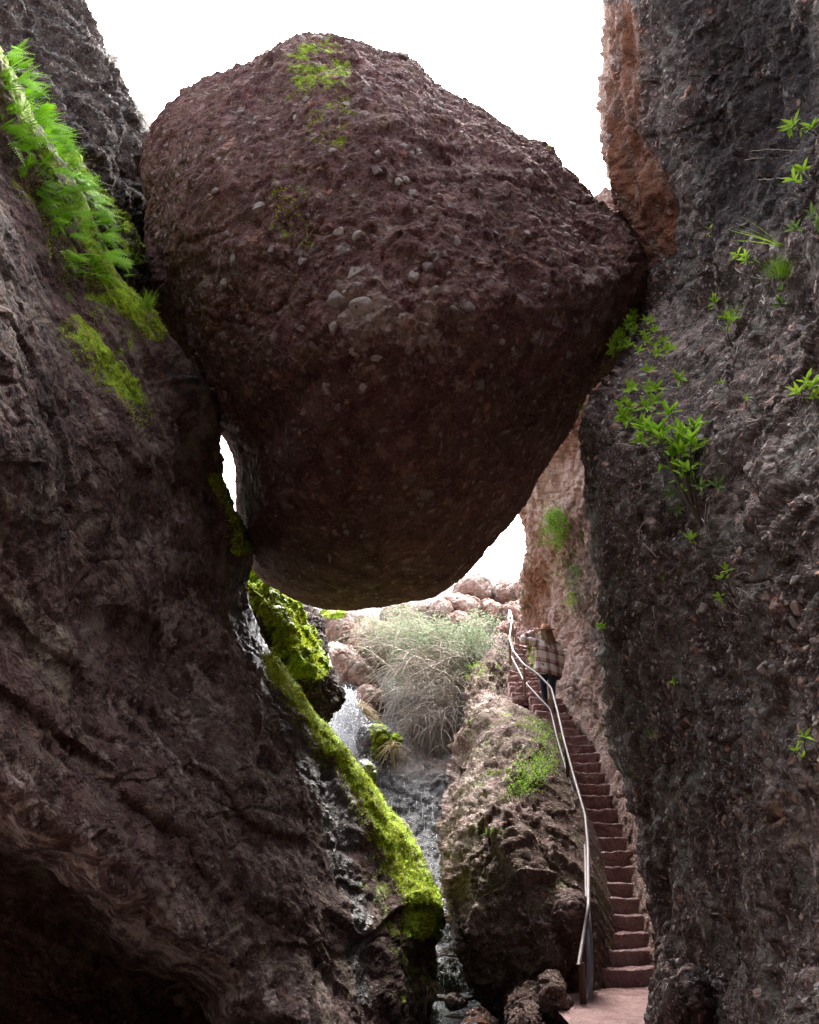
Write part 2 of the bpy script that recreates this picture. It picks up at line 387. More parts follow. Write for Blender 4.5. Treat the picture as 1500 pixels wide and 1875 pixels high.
def leaf_mat(name, a, b, sc=6., trans=.35):
    n = NT(name); oi = n.t.nodes.new('ShaderNodeObjectInfo')
    f = n.noise(sc, 3); f = n.math('ADD', n.math('MULTIPLY', f, .8), n.math('MULTIPLY', oi.outputs['Random'], .25))
    c = n.mix(n.ramp(f, [(.3, 0.), (.75, 1.)]), a, b); n.set(col=c, rough=.6, spec=.12)
    tr = n.t.nodes.new('ShaderNodeBsdfTranslucent'); n.t.links.new(c, tr.inputs[0]); mx = n.t.nodes.new('ShaderNodeMixShader'); mx.inputs[0].default_value = trans
    n.t.links.new(n.b.outputs[0], mx.inputs[1]); n.t.links.new(tr.outputs[0], mx.inputs[2]); n.t.links.new(mx.outputs[0], n.out.inputs[0]); return n.m
M = {}
M['boulder'] = rock_mat('boulder_rock', (.080, .028, .034), (.170, .070, .072), (.26, .15, .125), peb=(.31, .255, .225), peb_amt=.7, vs=3.6, grit=30, bump=.05, lichen=(.17, .13, .09), lich_amt=.3)
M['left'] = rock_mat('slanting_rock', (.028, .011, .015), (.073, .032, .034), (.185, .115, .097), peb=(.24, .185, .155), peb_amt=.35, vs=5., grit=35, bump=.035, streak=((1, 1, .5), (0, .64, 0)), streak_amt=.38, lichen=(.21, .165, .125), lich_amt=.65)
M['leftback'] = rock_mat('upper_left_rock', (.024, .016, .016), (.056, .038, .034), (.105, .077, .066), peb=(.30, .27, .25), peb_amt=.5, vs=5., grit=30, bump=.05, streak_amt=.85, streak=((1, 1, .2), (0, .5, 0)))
M['right'] = rock_mat('right_conglomerate', (.050, .032, .033), (.125, .085, .080), (.25, .185, .165), peb=(.46, .38, .35), peb_amt=1., vs=6., grit=45, bump=.035, streak_amt=.7, lichen=(.27, .275, .24), lich_amt=.4)
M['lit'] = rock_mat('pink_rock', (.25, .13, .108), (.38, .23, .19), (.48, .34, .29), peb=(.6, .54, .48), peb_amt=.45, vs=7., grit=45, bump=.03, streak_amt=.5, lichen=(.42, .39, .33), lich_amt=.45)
M['ridge'] = rock_mat('ridge_rock', (.075, .038, .034), (.14, .078, .066), (.22, .142, .122), peb=(.5, .41, .35), peb_amt=.6, vs=9., grit=60, bump=.035, streak_amt=.45, lichen=(.20, .20, .09), lich_amt=.4)
M['gully'] = rock_mat('gully_rock', (.10, .10, .105), (.18, .175, .18), (.29, .275, .27), peb=(.4, .36, .33), peb_amt=.3, vs=6., grit=40, bump=.03, streak_amt=.5)
M['step'] = rock_mat('step_stone', (.23, .12, .12), (.31, .18, .175), (.43, .295, .28), peb=(.42, .30, .26), peb_amt=.35, vs=16., grit=90, bump=.015, streak_amt=.15)
M['pale'] = rock_mat('pale_boulder', (.24, .145, .12), (.34, .235, .20), (.43, .34, .30), peb=(.5, .45, .4), peb_amt=.35, vs=5., grit=30, bump=.03, streak_amt=.35, lichen=(.33, .34, .29), lich_amt=.6)
# ------------------------------------------------------------------ large structure: rocks
def conglo(V, big=.25, med=.08, peb=.035, ps=5., fine=.02, seed=0, bigs=.45, fac=.75):
    wp = V+np.stack([fbm(V*1.3+q*5, 3, seed+60) for q in range(3)], -1)*.25
    fc = med*fac*facets(wp*2.1, seed+70)+med*fac*.5*facets(wp*5.3, seed+71)
    f1, f2, cid = worley(V*ps+fbm(V*1.7, 2, seed+40)[..., None]*.5, seed+3)
    g1, g2, gid = worley(V*ps*2.2, seed+4)
    pb = np.clip(.55-f1, 0, 1)*np.where(cid > .55, 1.6, .35)
    pb2 = np.clip(.5-g1, 0, 1)*np.where(gid > .5, 1.3, .3)
    c1, c2, _ = worley(V*.9+fbm(V*.8, 2, seed+50)[..., None]*.7, seed+9)
    crack = -np.exp(-((c2-c1)/.05)**2)
    return fc+big*fbm(V*bigs, 3, seed)+med*.55*ridged(V*1.9, 5, seed+12)+peb*(pb+.6*pb2)+fine*(fbm(V*11, 3, seed+20)+.8*facets(V*11, seed+72))+med*.8*crack
# giant chockstone
def b_disp(V, N, px, py):
    low = sst(700, 900, py)           # the underside is smoother
    d = conglo(V, .20, .048, .062, 3.9, .022, 1)*(1-.6*low)
    d += .12*np.exp(-((py-640)/110)**2)*np.exp(-((px-700)/330)**2)
    h1, h2, hid = worley(V*1.15, 77); d -= .28*np.clip(.42-h1, 0, 1)*(hid > .72)*(1-low)*2
    return d
def b_attr(V, N, px, py):
    m = .9*line_mask(px, py, [(590, 130), (600, 230)], 90)+.8*line_mask(px, py, [(530, 330), (520, 400), (545, 420)], 60)+.3*line_mask(px, py, [(380, 180), (560, 90), (650, 80)], 90)
    return {'moss': m*.56, 'pale': .5*line_mask(px, py, [(1080, 490), (1110, 500)], 45)+.3*line_mask(px, py, [(690, 570), (780, 690)], 110)+.2*line_mask(px, py, [(440, 430), (640, 560), (900, 520)], 110),
            'orange': .25*line_mask(px, py, [(700, 1090), (870, 1010)], 90)}
BO = [(560, 66), (600, 70), (650, 76), (700, 92), (738, 102), (772, 128), (810, 160), (868, 186), (905, 210), (950, 240), (1000, 270), (1032, 312), (1066, 352), (1100, 386), (1162, 428), (1212, 476),
      (1210, 530), (1178, 590), (1150, 642), (1108, 690), (1065, 752), (1040, 800), (1000, 862), (960, 932), (905, 992), (850, 1054), (800, 1088), (740, 1102), (680, 1114), (610, 1120), (560, 1110), (500, 1078),
      (460, 1042), (438, 1000), (430, 930), (426, 850), (408, 802), (374, 770), (340, 690), (300, 590), (275, 500), (256, 400), (260, 320), (284, 240), (330, 188), (400, 130), (470, 94), (520, 72)]
boulder = blob('wedged_boulder', BO, 14.0, 4.2, 3.5, M['boulder'], b_disp, res=430, cen=(720, 590), attrf=b_attr,
               label='giant dark reddish boulder wedged high between the two canyon walls above the stairs', cat='boulder')
# left slanting rock
def ledge(px): return 1425+.80*px
LR = [
 [(-800, 200, 4), (-500, 60, 6), (-320, 0, 7.5), (-200, -40, 8.6), (-145, -60, 9.0), (-150, -75, 10), (-300, -60, 12)],
 [(-700, 400, 4), (-300, 300, 6), (-150, 200, 7.5), (-65, 160, 9.0), (-4, 120, 9.5), (-24, 110, 10.6), (-120, 120, 12.5)],
 [(-600, 560, 3.4), (-200, 460, 5.0), (-30, 400, 7.6), (45, 345, 9.4), (106, 300, 10), (88, 290, 11), (-20, 290, 13)],
 [(-550, 700, 3.4), (-120, 600, 5.0), (40, 560, 7.7), (122, 525, 9.8), (202, 500, 10.5), (195, 490, 11.5), (60, 480, 13)],
 [(-500, 850, 3.5), (-60, 760, 5.3), (110, 700, 8.0), (220, 645, 10.2), (302, 604, 11), (275, 596, 12), (140, 590, 13.5)],
 [(-450, 950, 3.7), (20, 880, 5.9), (200, 820, 8.5), (322, 790, 10.8), (404, 774, 11.6), (370, 770, 12.6), (240, 760, 14)],
 [(-450, 1080, 3.8), (50, 1020, 6.3), (230, 960, 9), (350, 885, 11), (403, 872, 12), (385, 868, 13), (250, 860, 14.5)],
 [(-400, 1200, 3.6), (60, 1140, 6.4), (260, 1080, 9), (390, 1010, 11.4), (432, 1000, 12.2), (418, 995, 13.2), (280, 980, 14.7)],
 [(-400, 1320, 3.5), (70, 1260, 6.2), (280, 1200, 9), (412, 1122, 11.4), (452, 1115, 12.2), (440, 1110, 13.2), (300, 1100, 14.7)],
 [(-350, 1430, 3.4), (100, 1370, 6.2), (330, 1320, 8.8), (485, 1250, 11.2), (532, 1240, 12.2), (520, 1232, 13.2), (380, 1220, 14.6)],
 [(-350, 1520, 3.3), (120, 1480, 6), (380, 1430, 8.6), (560, 1402, 11), (636, 1385, 12), (625, 1375, 13), (480, 1360, 14.4)],
 [(-350, 1610, 3.2), (150, 1590, 5.8), (420, 1560, 8.4), (645, 1562, 10.4), (738, 1540, 11.6), (728, 1528, 12.6), (580, 1510, 14)],
 [(-350, 1720, 3.2), (180, 1700, 5.6), (470, 1675, 8.1), (705, 1700, 9.9), (794, 1668, 11), (784, 1655, 12), (640, 1640, 13.4)],
 [(-350, 1830, 3.1), (210, 1800, 5.4), (500, 1790, 7.8), (700, 1790, 9.4), (762, 1750, 10.6), (757, 1745, 11.6), (620, 1740, 13)],
 [(-350, 1930, 3.1), (240, 1900, 5.2), (520, 1900, 7.2), (700, 1900, 8.8), (752, 1885, 10), (745, 1880, 11), (620, 1870, 12.4)],
 [(-350, 2200, 3.0), (240, 2200, 4.8), (520, 2200, 6.4), (690, 2200, 7.8), (760, 2200, 8.8), (750, 2200, 9.8), (620, 2200, 11)],
]
def l_warp(px, py, d):
    s = py-ledge(px)+fbm(np.stack([px/160, py/160, 0*px], -1), 3, 9)*55
    cav = sst(0, 190, s)*sst(640, 420, px)
    # diagonal strata steps
    k = (py-.80*px)/185.+fbm(np.stack([px/300, py/300, 0*px+3], -1), 3, 2)*.55
    fr = k-np.floor(k); sh = sst(0, .55, fr)-sst(.8, 1., fr)
    amp = sst(850, 1250, py)*sst(760, 520, px)*(1-cav)
    amp2 = .35*sst(500, 700, py)*sst(850, 400, px)
    return d+cav*3.6-(amp*.10+amp2*.12)*sh
def l_disp(V, N, px, py):
    s = py-ledge(px)+fbm(np.stack([px/160, py/160, 0*px], -1), 3, 9)*55; k = 1-.45*sst(-20, 50, s)*sst(640, 420, px)
    return .20*fbm(V*.45, 3, 21)+k*conglo(V, 0, .042, .026, 5.5, .014, 21)+.07*k*facets(V*np.array([.55, .55, .9])+fbm(V*.6, 2, 4)[..., None]*.4, 13)
MOSSEDGE = [(0, 150), (60, 240), (130, 350), (190, 480), (225, 545), (265, 580)]
def l_attr(V, N, px, py):
    m = .30*line_mask(px, py, [(-100, 20), (20, 180), (90, 300), (160, 430), (215, 520)], 90)+.5*line_mask(px, py, [(-30, 60), (25, 130), (70, 210), (120, 290), (170, 390), (212, 500)], 40)
    m += .8*line_mask(px, py, [(235, 545), (270, 590), (285, 600)], 42)
    m += .5*line_mask(px, py, [(130, 600), (170, 660), (230, 730), (255, 760)], 34)
    m += .45*line_mask(px, py, [(150, 500), (180, 600), (240, 690)], 70)
    m += 1.25*line_mask(px, py, [(512, 1215), (562, 1300), (632, 1400), (695, 1490), (742, 1570), (777, 1650), (775, 1690)], 34)
    m += .55*line_mask(px, py, [(700, 1560), (735, 1700), (740, 1800)], 60)+.9*line_mask(px, py, [(400, 880), (425, 960), (433, 1005)], 22)+.3*line_mask(px, py, [(60, 1130), (120, 1140)], 60)
    w = .9*line_mask(px, py, [(300, 620), (400, 800)], 50)*.4+.85*line_mask(px, py, [(440, 1080), (500, 1230), (600, 1440), (690, 1640), (700, 1800)], 55)
    pl = .42*line_mask(px, py, [(330, 1010), (430, 1330)], 130)+.5*line_mask(px, py, [(0, 1440), (110, 1560), (230, 1690), (380, 1800), (560, 1850)], 90)+.35*line_mask(px, py, [(60, 1150), (330, 1450)], 90)
    return {'stain_shade': .5*line_mask(px, py, [(-60, 420), (20, 650), (60, 900)], 190)+.4*line_mask(px, py, [(330, 700), (390, 860), (400, 1000)], 60)+.9*line_mask(px, py, [(-30, 40), (25, 110), (75, 200), (130, 290), (180, 390), (220, 500)], 44), 'moss': np.clip(m, 0, 1), 'wet': np.clip(w-m, 0, 1), 'pale': pl*.85}  # dark tint paints shade at upper left and beside the boulder, mutes sunlit crest
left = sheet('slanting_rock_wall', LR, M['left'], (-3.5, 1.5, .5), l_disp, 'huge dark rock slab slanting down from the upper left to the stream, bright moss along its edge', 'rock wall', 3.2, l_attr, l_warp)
# upper-left cliff behind
UL = []
for (x, y, d) in [(60, -160, 17), (112, -90, 16.6), (158, 0, 16.2), (205, 95, 15.8), (243, 180, 15.4), (276, 252, 15.2), (290, 330, 15.2), (298, 450, 15.2), (310, 600, 15.2), (335, 720, 15.2)]:
    UL.append([(x-620, y+120, d-5), (x-330, y+70, d-3.6), (x-150, y+30, d-2.2), (x-50, y+10, d-.9), (x, y, d), (x-6, y, d+1.2), (x-120, y, d+3.5)])
def ul_disp(V, N, px, py):
    k = (V[..., 2]*.8+V[..., 0]*.9)*1.1+fbm(V*.7, 3, 8)*.9; fr = k-np.floor(k)
    return conglo(V, .25, .09, .06, 4.2, .03, 61)+.12*(sst(0, .6, fr)-sst(.8, 1, fr))
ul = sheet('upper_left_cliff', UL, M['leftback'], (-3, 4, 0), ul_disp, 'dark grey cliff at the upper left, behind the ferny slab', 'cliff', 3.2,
           lambda V, N, px, py: {'pale': .5*line_mask(px, py, [(200, 400), (280, 540)], 60), 'orange': .55*line_mask(px, py, [(255, 480), (285, 560)], 45), 'moss': 0*px})
knob = blob('mossy_side_rock', [(95, 235), (140, 300), (180, 345), (215, 390), (238, 450), (246, 520), (240, 540), (205, 520), (150, 470), (100, 400), (60, 300)], 12.0, .8, 1.2, M['leftback'],
            lambda V, N, px, py: conglo(V, .15, .12, .07, 4, .03, 31), 120,
            attrf=lambda V, N, px, py: {'moss': .8*line_mask(px, py, [(95, 240), (140, 300), (190, 350), (225, 400), (245, 470)], 26), 'pale': .6*line_mask(px, py, [(150, 340), (200, 400)], 30)},
            label='rounded rock with mossy rim beside the ferns, under the upper left cliff', cat='rock')
# right cliff
RR = [
 [(1330, -130, 19), (1144, -120, 15.4), (1134, -120, 14), (1190, -100, 12.8), (1330, -60, 11), (1520, 0, 8.5), (2100, 50, 5)],
 [(1330, 0, 19), (1141, 0, 15.4), (1130, 0, 14), (1185, 20, 12.6), (1320, 60, 10.8), (1520, 100, 8.2), (2100, 150, 4.8)],
 [(1330, 150, 19), (1128, 150, 15.2), (1118, 150, 13.8), (1180, 160, 12.4), (1310, 190, 10.4), (1510, 230, 7.8), (2100, 280, 4.5)],
 [(1330, 260, 19), (1126, 260, 15.1), (1116, 260, 13.7), (1180, 260, 12.4), (1305, 280, 10.3), (1510, 310, 7.6), (2100, 340, 4.3)],
 [(1330, 340, 19), (1140, 340, 15), (1128, 340, 13.6), (1185, 350, 12.3), (1300, 360, 10.2), (1510, 390, 7.4), (2050, 400, 4.2)],
 [(1330, 440, 18), (1176, 430, 14.8), (1166, 430, 13.6), (1215, 450, 12.2), (1300, 470, 10), (1510, 500, 7), (2050, 500, 4.1)],
 [(1330, 520, 17), (1198, 520, 14), (1186, 520, 12.8), (1232, 540, 11.6), (1310, 570, 9.6), (1510, 620, 6.6), (2050, 620, 4)],
 [(1330, 620, 16), (1188, 610, 12.8), (1176, 610, 11.6), (1225, 635, 10.6), (1310, 660, 8.9), (1510, 720, 6.2), (2050, 720, 3.9)],
 [(1330, 710, 15), (1140, 700, 11.8), (1128, 700, 10.5), (1185, 715, 9.6), (1300, 760, 8.2), (1510, 820, 5.8), (2050, 820, 3.8)],
 [(1330, 790, 14), (1098, 785, 11.4), (1086, 785, 10.0), (1150, 800, 9.1), (1280, 850, 7.8), (1510, 910, 5.4), (2050, 910, 3.7)],
 [(1330, 900, 14), (1092, 890, 11.3), (1080, 890, 9.8), (1140, 905, 9.0), (1270, 950, 7.6), (1510, 1000, 5.2), (2050, 1000, 3.6)],
 [(1330, 1060, 14), (1102, 1060, 11.3), (1090, 1060, 9.8), (1150, 1070, 9.0), (1280, 1090, 7.5), (1510, 1120, 5.0), (2050, 1120, 3.6)],
 [(1350, 1230, 14), (1128, 1230, 11.3), (1116, 1230, 9.8), (1175, 1240, 9.0), (1300, 1250, 7.4), (1510, 1270, 4.8), (2050, 1270, 3.5)],
 [(1370, 1380, 14), (1158, 1380, 11.2), (1146, 1380, 9.7), (1200, 1390, 8.9), (1310, 1400, 7.2), (1510, 1410, 4.6), (2050, 1410, 3.4)],
 [(1390, 1530, 14), (1188, 1530, 11.0), (1176, 1530, 9.6), (1225, 1540, 8.8), (1330, 1540, 7.0), (1510, 1550, 4.5), (2050, 1550, 3.3)],
 [(1400, 1680, 14), (1206, 1680, 10.8), (1193, 1680, 9.5), (1240, 1690, 8.6), (1345, 1690, 6.8), (1510, 1690, 4.3), (2050, 1690, 3.2)],
 [(1400, 1800, 13), (1210, 1800, 10.5), (1198, 1800, 9.2), (1242, 1810, 8.3), (1345, 1810, 6.6), (1510, 1810, 4.1), (2050, 1810, 3.1)],
 [(1400, 1950, 12), (1206, 1950, 9.6), (1195, 1950, 8.3), (1245, 1950, 7.6), (1350, 1950, 6.2), (1520, 1950, 3.9), (2050, 1950, 3)],
 [(1400, 2250, 10), (1206, 2250, 8.0), (1195, 2250, 7.1), (1245, 2250, 6.6), (1350, 2250, 5.6), (1520, 2250, 3.7), (2050, 2250, 2.9)],
]
def r_disp(V, N, px, py):
    up = sst(560, 420, py)
    Vs = V*np.array([1., 1., .28])
    d = conglo(V, .2, .055, .04, 7.5, .018, 91)+up*(.16*ridged(Vs*1.3, 4, 15)+.07*ridged(Vs*3.6, 3, 25))
    d += (1-up)*.06*ridged(V*np.array([1.5, 1.5, .9])*1.3, 3, 35)
    h1, h2, hid = worley(V*1.3, 78); d -= .20*np.clip(.36-h1, 0, 1)*(hid > .6)*2.4
    # narrow striated band beside the stairs
    b = line_mask(px, py, [(1110, 1150), (1175, 1450), (1215, 1700)], 50); d += b*.05*ridged(Vs*5, 3, 45)-b*.05
    return d
def r_attr(V, N, px, py):
    o = 1.0*line_mask(px, py, [(1135, 60), (1130, 200), (1145, 340), (1165, 430)], 80)+.7*line_mask(px, py, [(1185, 330), (1200, 430)], 70)
    m = .5*line_mask(px, py, [(1240, 1400), (1300, 1480), (1400, 1500)], 90)+.35*line_mask(px, py, [(1420, 1250), (1480, 1400)], 80)+.3*line_mask(px, py, [(1250, 880), (1250, 1000)], 60)
    p = .28*line_mask(px, py, [(1200, 680), (1330, 960), (1400, 1300), (1350, 1600)], 230)+.4*line_mask(px, py, [(1440, 1440), (1480, 1600)], 90)+.35*line_mask(px, py, [(1260, 600), (1500, 560)], 90)
    return {'orange': np.clip(o, 0, 1), 'moss': m*.6, 'pale': p*.7, 'stain_shade': .85*line_mask(px, py, [(1330, 0), (1420, 150), (1420, 330)], 170)+.4*line_mask(px, py, [(1260, 250), (1290, 420)], 90)}
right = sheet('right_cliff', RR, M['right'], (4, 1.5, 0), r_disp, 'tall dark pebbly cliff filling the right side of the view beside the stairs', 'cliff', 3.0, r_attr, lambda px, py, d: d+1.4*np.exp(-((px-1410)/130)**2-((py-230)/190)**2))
sliver = blob('pale_corner_rock', [(1093, 385), (1100, 355), (1118, 345), (1150, 400), (1200, 470), (1170, 500), (1120, 440)], 16.5, .6, 1.5, M['lit'], lambda V, N, px, py: conglo(V, .1, .08, .05, 4, .02, 5), 60,
              attrf=lambda V, N, px, py: {'pale': .3+0*px}, label='small pale rock peeping out between the wedged boulder and the orange cliff edge', cat='rock')
# pink wall on the far side of the stairs
STAIR = [  # y of tread edge, x left, x right   (photo pixels, bottom to top)
 (1772, 1097, 1194), (1738, 1099, 1192), (1706, 1100, 1190), (1674, 1099, 1189), (1642, 1101, 1186), (1615, 1104, 1184), (1585, 1084, 1181), (1556, 1084, 1176), (1531, 1081, 1161), (1505, 1077, 1147), (1480, 1073, 1134),
 (1455, 1062, 1122), (1434, 1058, 1112), (1413, 1052, 1104), (1395, 1047, 1097), (1378, 1041, 1091), (1362, 1036, 1084), (1346, 1020, 1070), (1331, 1012, 1057), (1317, 996, 1046), (1303, 988, 1038), (1289, 982, 1031), (1277, 976, 1026),
 (1267, 944, 990), (1256, 940, 988), (1248, 938, 986), (1239, 936, 984), (1230, 938, 982), (1222, 944, 980), (1214, 950, 978), (1205, 946, 976), (1197, 945, 974), (1188, 944, 972), (1180, 946, 971), (1173, 949, 970),
 (1166, 949, 968), (1159, 948, 966), (1152, 946, 961), (1146, 944, 959), (1140, 942, 957)]
def stair_pt(i, x):
    """tread edge i: world point at photo column x"""
    y = STAIR[i][0]; Y = 11.1+.32*i if i < 23 else 11.1+.32*23+.36*(i-23)
    v = -(y-937.5)/F; dep = Y/(CP-v*SP); return P(x, y, dep)
ST_D = [float(proj(stair_pt(i, STAIR[i][1]))[2]) for i in range(len(STAIR))]
ST_Y = [s[0] for s in STAIR]
def stair_depth(y): return np.interp(y, ST_Y[::-1], ST_D[::-1])
PW = [
 [(1240, 560, 19), (1120, 540, 17.5), (1230, 570, 17), (1290, 580, 16), (1500, 580, 13)],
 [(1190, 650, 20), (1070, 642, 18), (1190, 650, 17), (1260, 660, 16), (1480, 660, 13)],
 [(1150, 730, 20.5), (1020, 722, 18.8), (1140, 735, 17.6), (1230, 750, 16), (1450, 750, 13)],
 [(1120, 800, 21.5), (985, 800, 19.8), (1085, 810, 18.2), (1190, 820, 16), (1420, 820, 13)],
 [(1090, 870, 22), (958, 865, 20.8), (1040, 875, 18.6), (1160, 880, 16), (1400, 880, 13)],
 [(1080, 930, 22.5), (957, 925, 21), (1020, 935, 19), (1150, 940, 16), (1400, 940, 13)],
 [(1090, 1000, 23), (966, 1000, 21.3), (1035, 1005, 19), (1150, 1010, 16), (1400, 1010, 13)],
 [(1080, 1060, 24), (958, 1060, 22.3), (1010, 1065, 20.5), (1100, 1070, 17), (1380, 1070, 13)],
 [(1080, 1110, 24.5), (954, 1110, 23), (985, 1115, 21.8), (1060, 1110, 18.5), (1350, 1110, 13)],
 [(1070, 1150, 24), (960, 1150, 22.6), (985, 1155, 21.6), (1050, 1150, 19), (1330, 1150, 13)],
 [(960, 1210, 21.8), (979, 1208, 20.6), (1010, 1205, 20), (1060, 1200, 18.5), (1330, 1200, 12.5)],
 [(980, 1268, 19.6), (1008, 1265, 18.9), (1040, 1262, 18.2), (1085, 1255, 17), (1330, 1250, 12)],
 [(1020, 1310, 18), (1042, 1310, 17.3), (1075, 1300, 16.8), (1110, 1290, 15.8), (1330, 1290, 12)],
 [(1065, 1370, 16.4), (1088, 1370, 15.8), (1110, 1360, 15.3), (1150, 1345, 14.3), (1330, 1340, 11.5)],
 [(1100, 1450, 14.6), (1122, 1450, 13.9), (1145, 1440, 13.4), (1185, 1425, 12.6), (1330, 1420, 11)],
 [(1135, 1530, 13.1), (1162, 1530, 12.3), (1180, 1520, 12), (1215, 1510, 11.4), (1340, 1500, 10.5)],
 [(1155, 1620, 11.9), (1184, 1620, 11.1), (1200, 1612, 10.8), (1230, 1605, 10.4), (1350, 1600, 10)],
 [(1160, 1720, 10.9), (1190, 1720, 10.1), (1206, 1715, 9.9), (1235, 1710, 9.7), (1350, 1710, 9.4)],
 [(1165, 1830, 10.1), (1196, 1830, 9.4), (1212, 1828, 9.3), (1240, 1825, 9.2), (1350, 1820, 9)],
 [(1165, 1980, 9.2), (1196, 1980, 8.6), (1212, 1980, 8.5), (1240, 1980, 8.4), (1350, 1980, 8.3)],
]
def p_disp(V, N, px, py):
    e = sst(0, 45, px-np.interp(py, [900, 1150, 1268, 1370, 1530, 1700, 1900], [0, 900, 1005, 1085, 1160, 1188, 1195]))
    return conglo(V, .25, .09, .05, 5, .025, 121)*(.4+.6*e)
def p_attr(V, N, px, py):
    o = .85*line_mask(px, py, [(985, 1040), (985, 1090), (975, 1130)], 32)+.35*line_mask(px, py, [(1100, 700), (1090, 840)], 40)
    m = .3*line_mask(px, py, [(1050, 980), (1040, 1060), (1060, 1130)], 60)+.7*line_mask(px, py, [(980, 1180), (985, 1250), (1000, 1290)], 22)
    return {'orange': np.clip(o, 0, 1), 'moss': m, 'stain_shade': .7*line_mask(px, py, [(1075, 930), (1060, 1040), (1090, 1160), (1120, 1260)], 46), 'pale': .7*line_mask(px, py, [(1050, 860), (1010, 920)], 60)+.4*line_mask(px, py, [(1010, 1100), (1100, 1350)], 60)}  # includes a darker band down the near part of the wall
pink = sheet('pink_canyon_wall', PW, M['lit'], (4, 3, -1), p_disp, 'sunlit pinkish rock wall rising along the right side of the stairs, orange staining at its far end', 'rock wall', 2.6, p_attr)
# rock ridge between the stream gully and the stairs
SR = [
 [(1010, 1150, 27), (915, 1160, 24.5), (912, 1162, 23), (922, 1160, 23.1), (936, 1168, 23.4), (975, 1178, 24.2)],
 [(1010, 1215, 24), (892, 1205, 22), (884, 1210, 20.6), (905, 1206, 20.4), (932, 1212, 21.2), (975, 1222, 22.3)],
 [(1010, 1265, 22), (872, 1260, 20.3), (862, 1265, 19), (890, 1258, 18.4), (932, 1270, 19.0), (980, 1285, 20.2)],
 [(1030, 1310, 20.5), (868, 1310, 18.8), (858, 1310, 17.5), (895, 1298, 16.7), (962, 1302, 17.2), (1008, 1316, 18.4)],
 [(1050, 1390, 18), (846, 1390, 16.8), (836, 1390, 15.5), (882, 1380, 14.3), (965, 1355, 14.2), (1030, 1370, 15.3)],
 [(1060, 1480, 16), (832, 1480, 15.2), (822, 1480, 14), (870, 1470, 12.6), (960, 1445, 12.3), (1058, 1458, 13.2)],
 [(1080, 1570, 14.5), (832, 1570, 14), (820, 1570, 12.8), (866, 1565, 11.5), (960, 1545, 10.9), (1082, 1552, 11.7)],
 [(1100, 1660, 13), (846, 1660, 13.2), (835, 1660, 12), (880, 1650, 10.7), (970, 1638, 10.0), (1092, 1650, 10.5)],
 [(1110, 1740, 12), (862, 1740, 12.5), (850, 1740, 11.4), (892, 1740, 10.2), (985, 1725, 9.5), (1096, 1738, 9.9)],
 [(1110, 1820, 11), (895, 1820, 11.8), (886, 1820, 10.8), (918, 1820, 9.8), (992, 1812, 9.2), (1096, 1822, 9.4)],
 [(1110, 1900, 10), (930, 1900, 11), (920, 1900, 9.9), (945, 1900, 9.3), (1002, 1900, 8.7), (1092, 1900, 8.9)],
 [(1110, 2100, 9), (940, 2100, 9.8), (930, 2100, 8.8), (960, 2100, 8.3), (1020, 2100, 7.9), (1085, 2100, 7.9)],
]
def s_disp(V, N, px, py):
    e = 1-.8*sst(-70, 0, px-np.interp(py, [1165, 1310, 1460, 1600, 1800], [945, 985, 1050, 1083, 1090]))
    c = line_mask(px, py, [(925, 1520), (985, 1640), (1020, 1760)], 34)
    return conglo(V, .30, .0, .0, 7, .0, 141)*e+conglo(V, 0, .085, .045, 7, .022, 142)*(.2+.8*e)-.25*c
def s_attr(V, N, px, py):
    return {'moss': .4*line_mask(px, py, [(960, 1300), (900, 1380)], 60)+.3*line_mask(px, py, [(905, 1200), (880, 1230)], 30)+.3*line_mask(px, py, [(1000, 1560), (1030, 1600)], 50),
            'pale': .5*line_mask(px, py, [(850, 1420), (840, 1560), (860, 1700)], 60)+.5*line_mask(px, py, [(980, 1270), (900, 1300)], 40)+.3*line_mask(px, py, [(900, 1400), (940, 1500)], 60)}
ridge = sheet('stair_side_outcrop', SR, M['ridge'], (1.5, 1.5, -2.5), s_disp, 'lumpy reddish outcrop between the stream gully and the stairs, tufted with green plants', 'rock outcrop', 2.6, s_attr)
# gully bed with the wet face
GR = []
for (y, d) in [(1075, 34), (1110, 31), (1150, 28), (1200, 25), (1260, 22.6), (1330, 20.4), (1400, 18.6), (1480, 17.4), (1560, 16.2), (1640, 14.8), (1720, 13.6), (1790, 12.9), (1835, 12.6), (1960, 11.2), (2150, 9.5)]:
    GR.append([(380, y, d+1.5), (520, y, d+.8), (640, y, d), (740, y, d-.2), (830, y, d-.1), (960, y, d-.1 if y < 1200 else d+.3), (1100, y, d+.5)])
def g_disp(V, N, px, py):
    top = sst(1300, 1200, py)
    return conglo(V, .25, .06, .03, 5, .02, 161)+top*.3*fbm(V*.5, 3, 4)+.05*ridged(V*np.array([2, 2, .7]), 3, 6)
def g_attr(V, N, px, py):
    w = line_mask(px, py, [(720, 1450), (740, 1600), (800, 1700), (820, 1800)], 150)*sst(1370, 1460, py)
    return {'wet': np.clip(w*1.2, 0, 1), 'pale': .5*line_mask(px, py, [(760, 1400), (840, 1400)], 60)+.4*sst(1250, 1180, py), 'moss': .5*line_mask(px, py, [(790, 1150), (900, 1165)], 40)}
gully = sheet('gully_bed', GR, M['gully'], (0, 2, -4), g_disp, None, None, 3.0, g_attr, kind='structure')

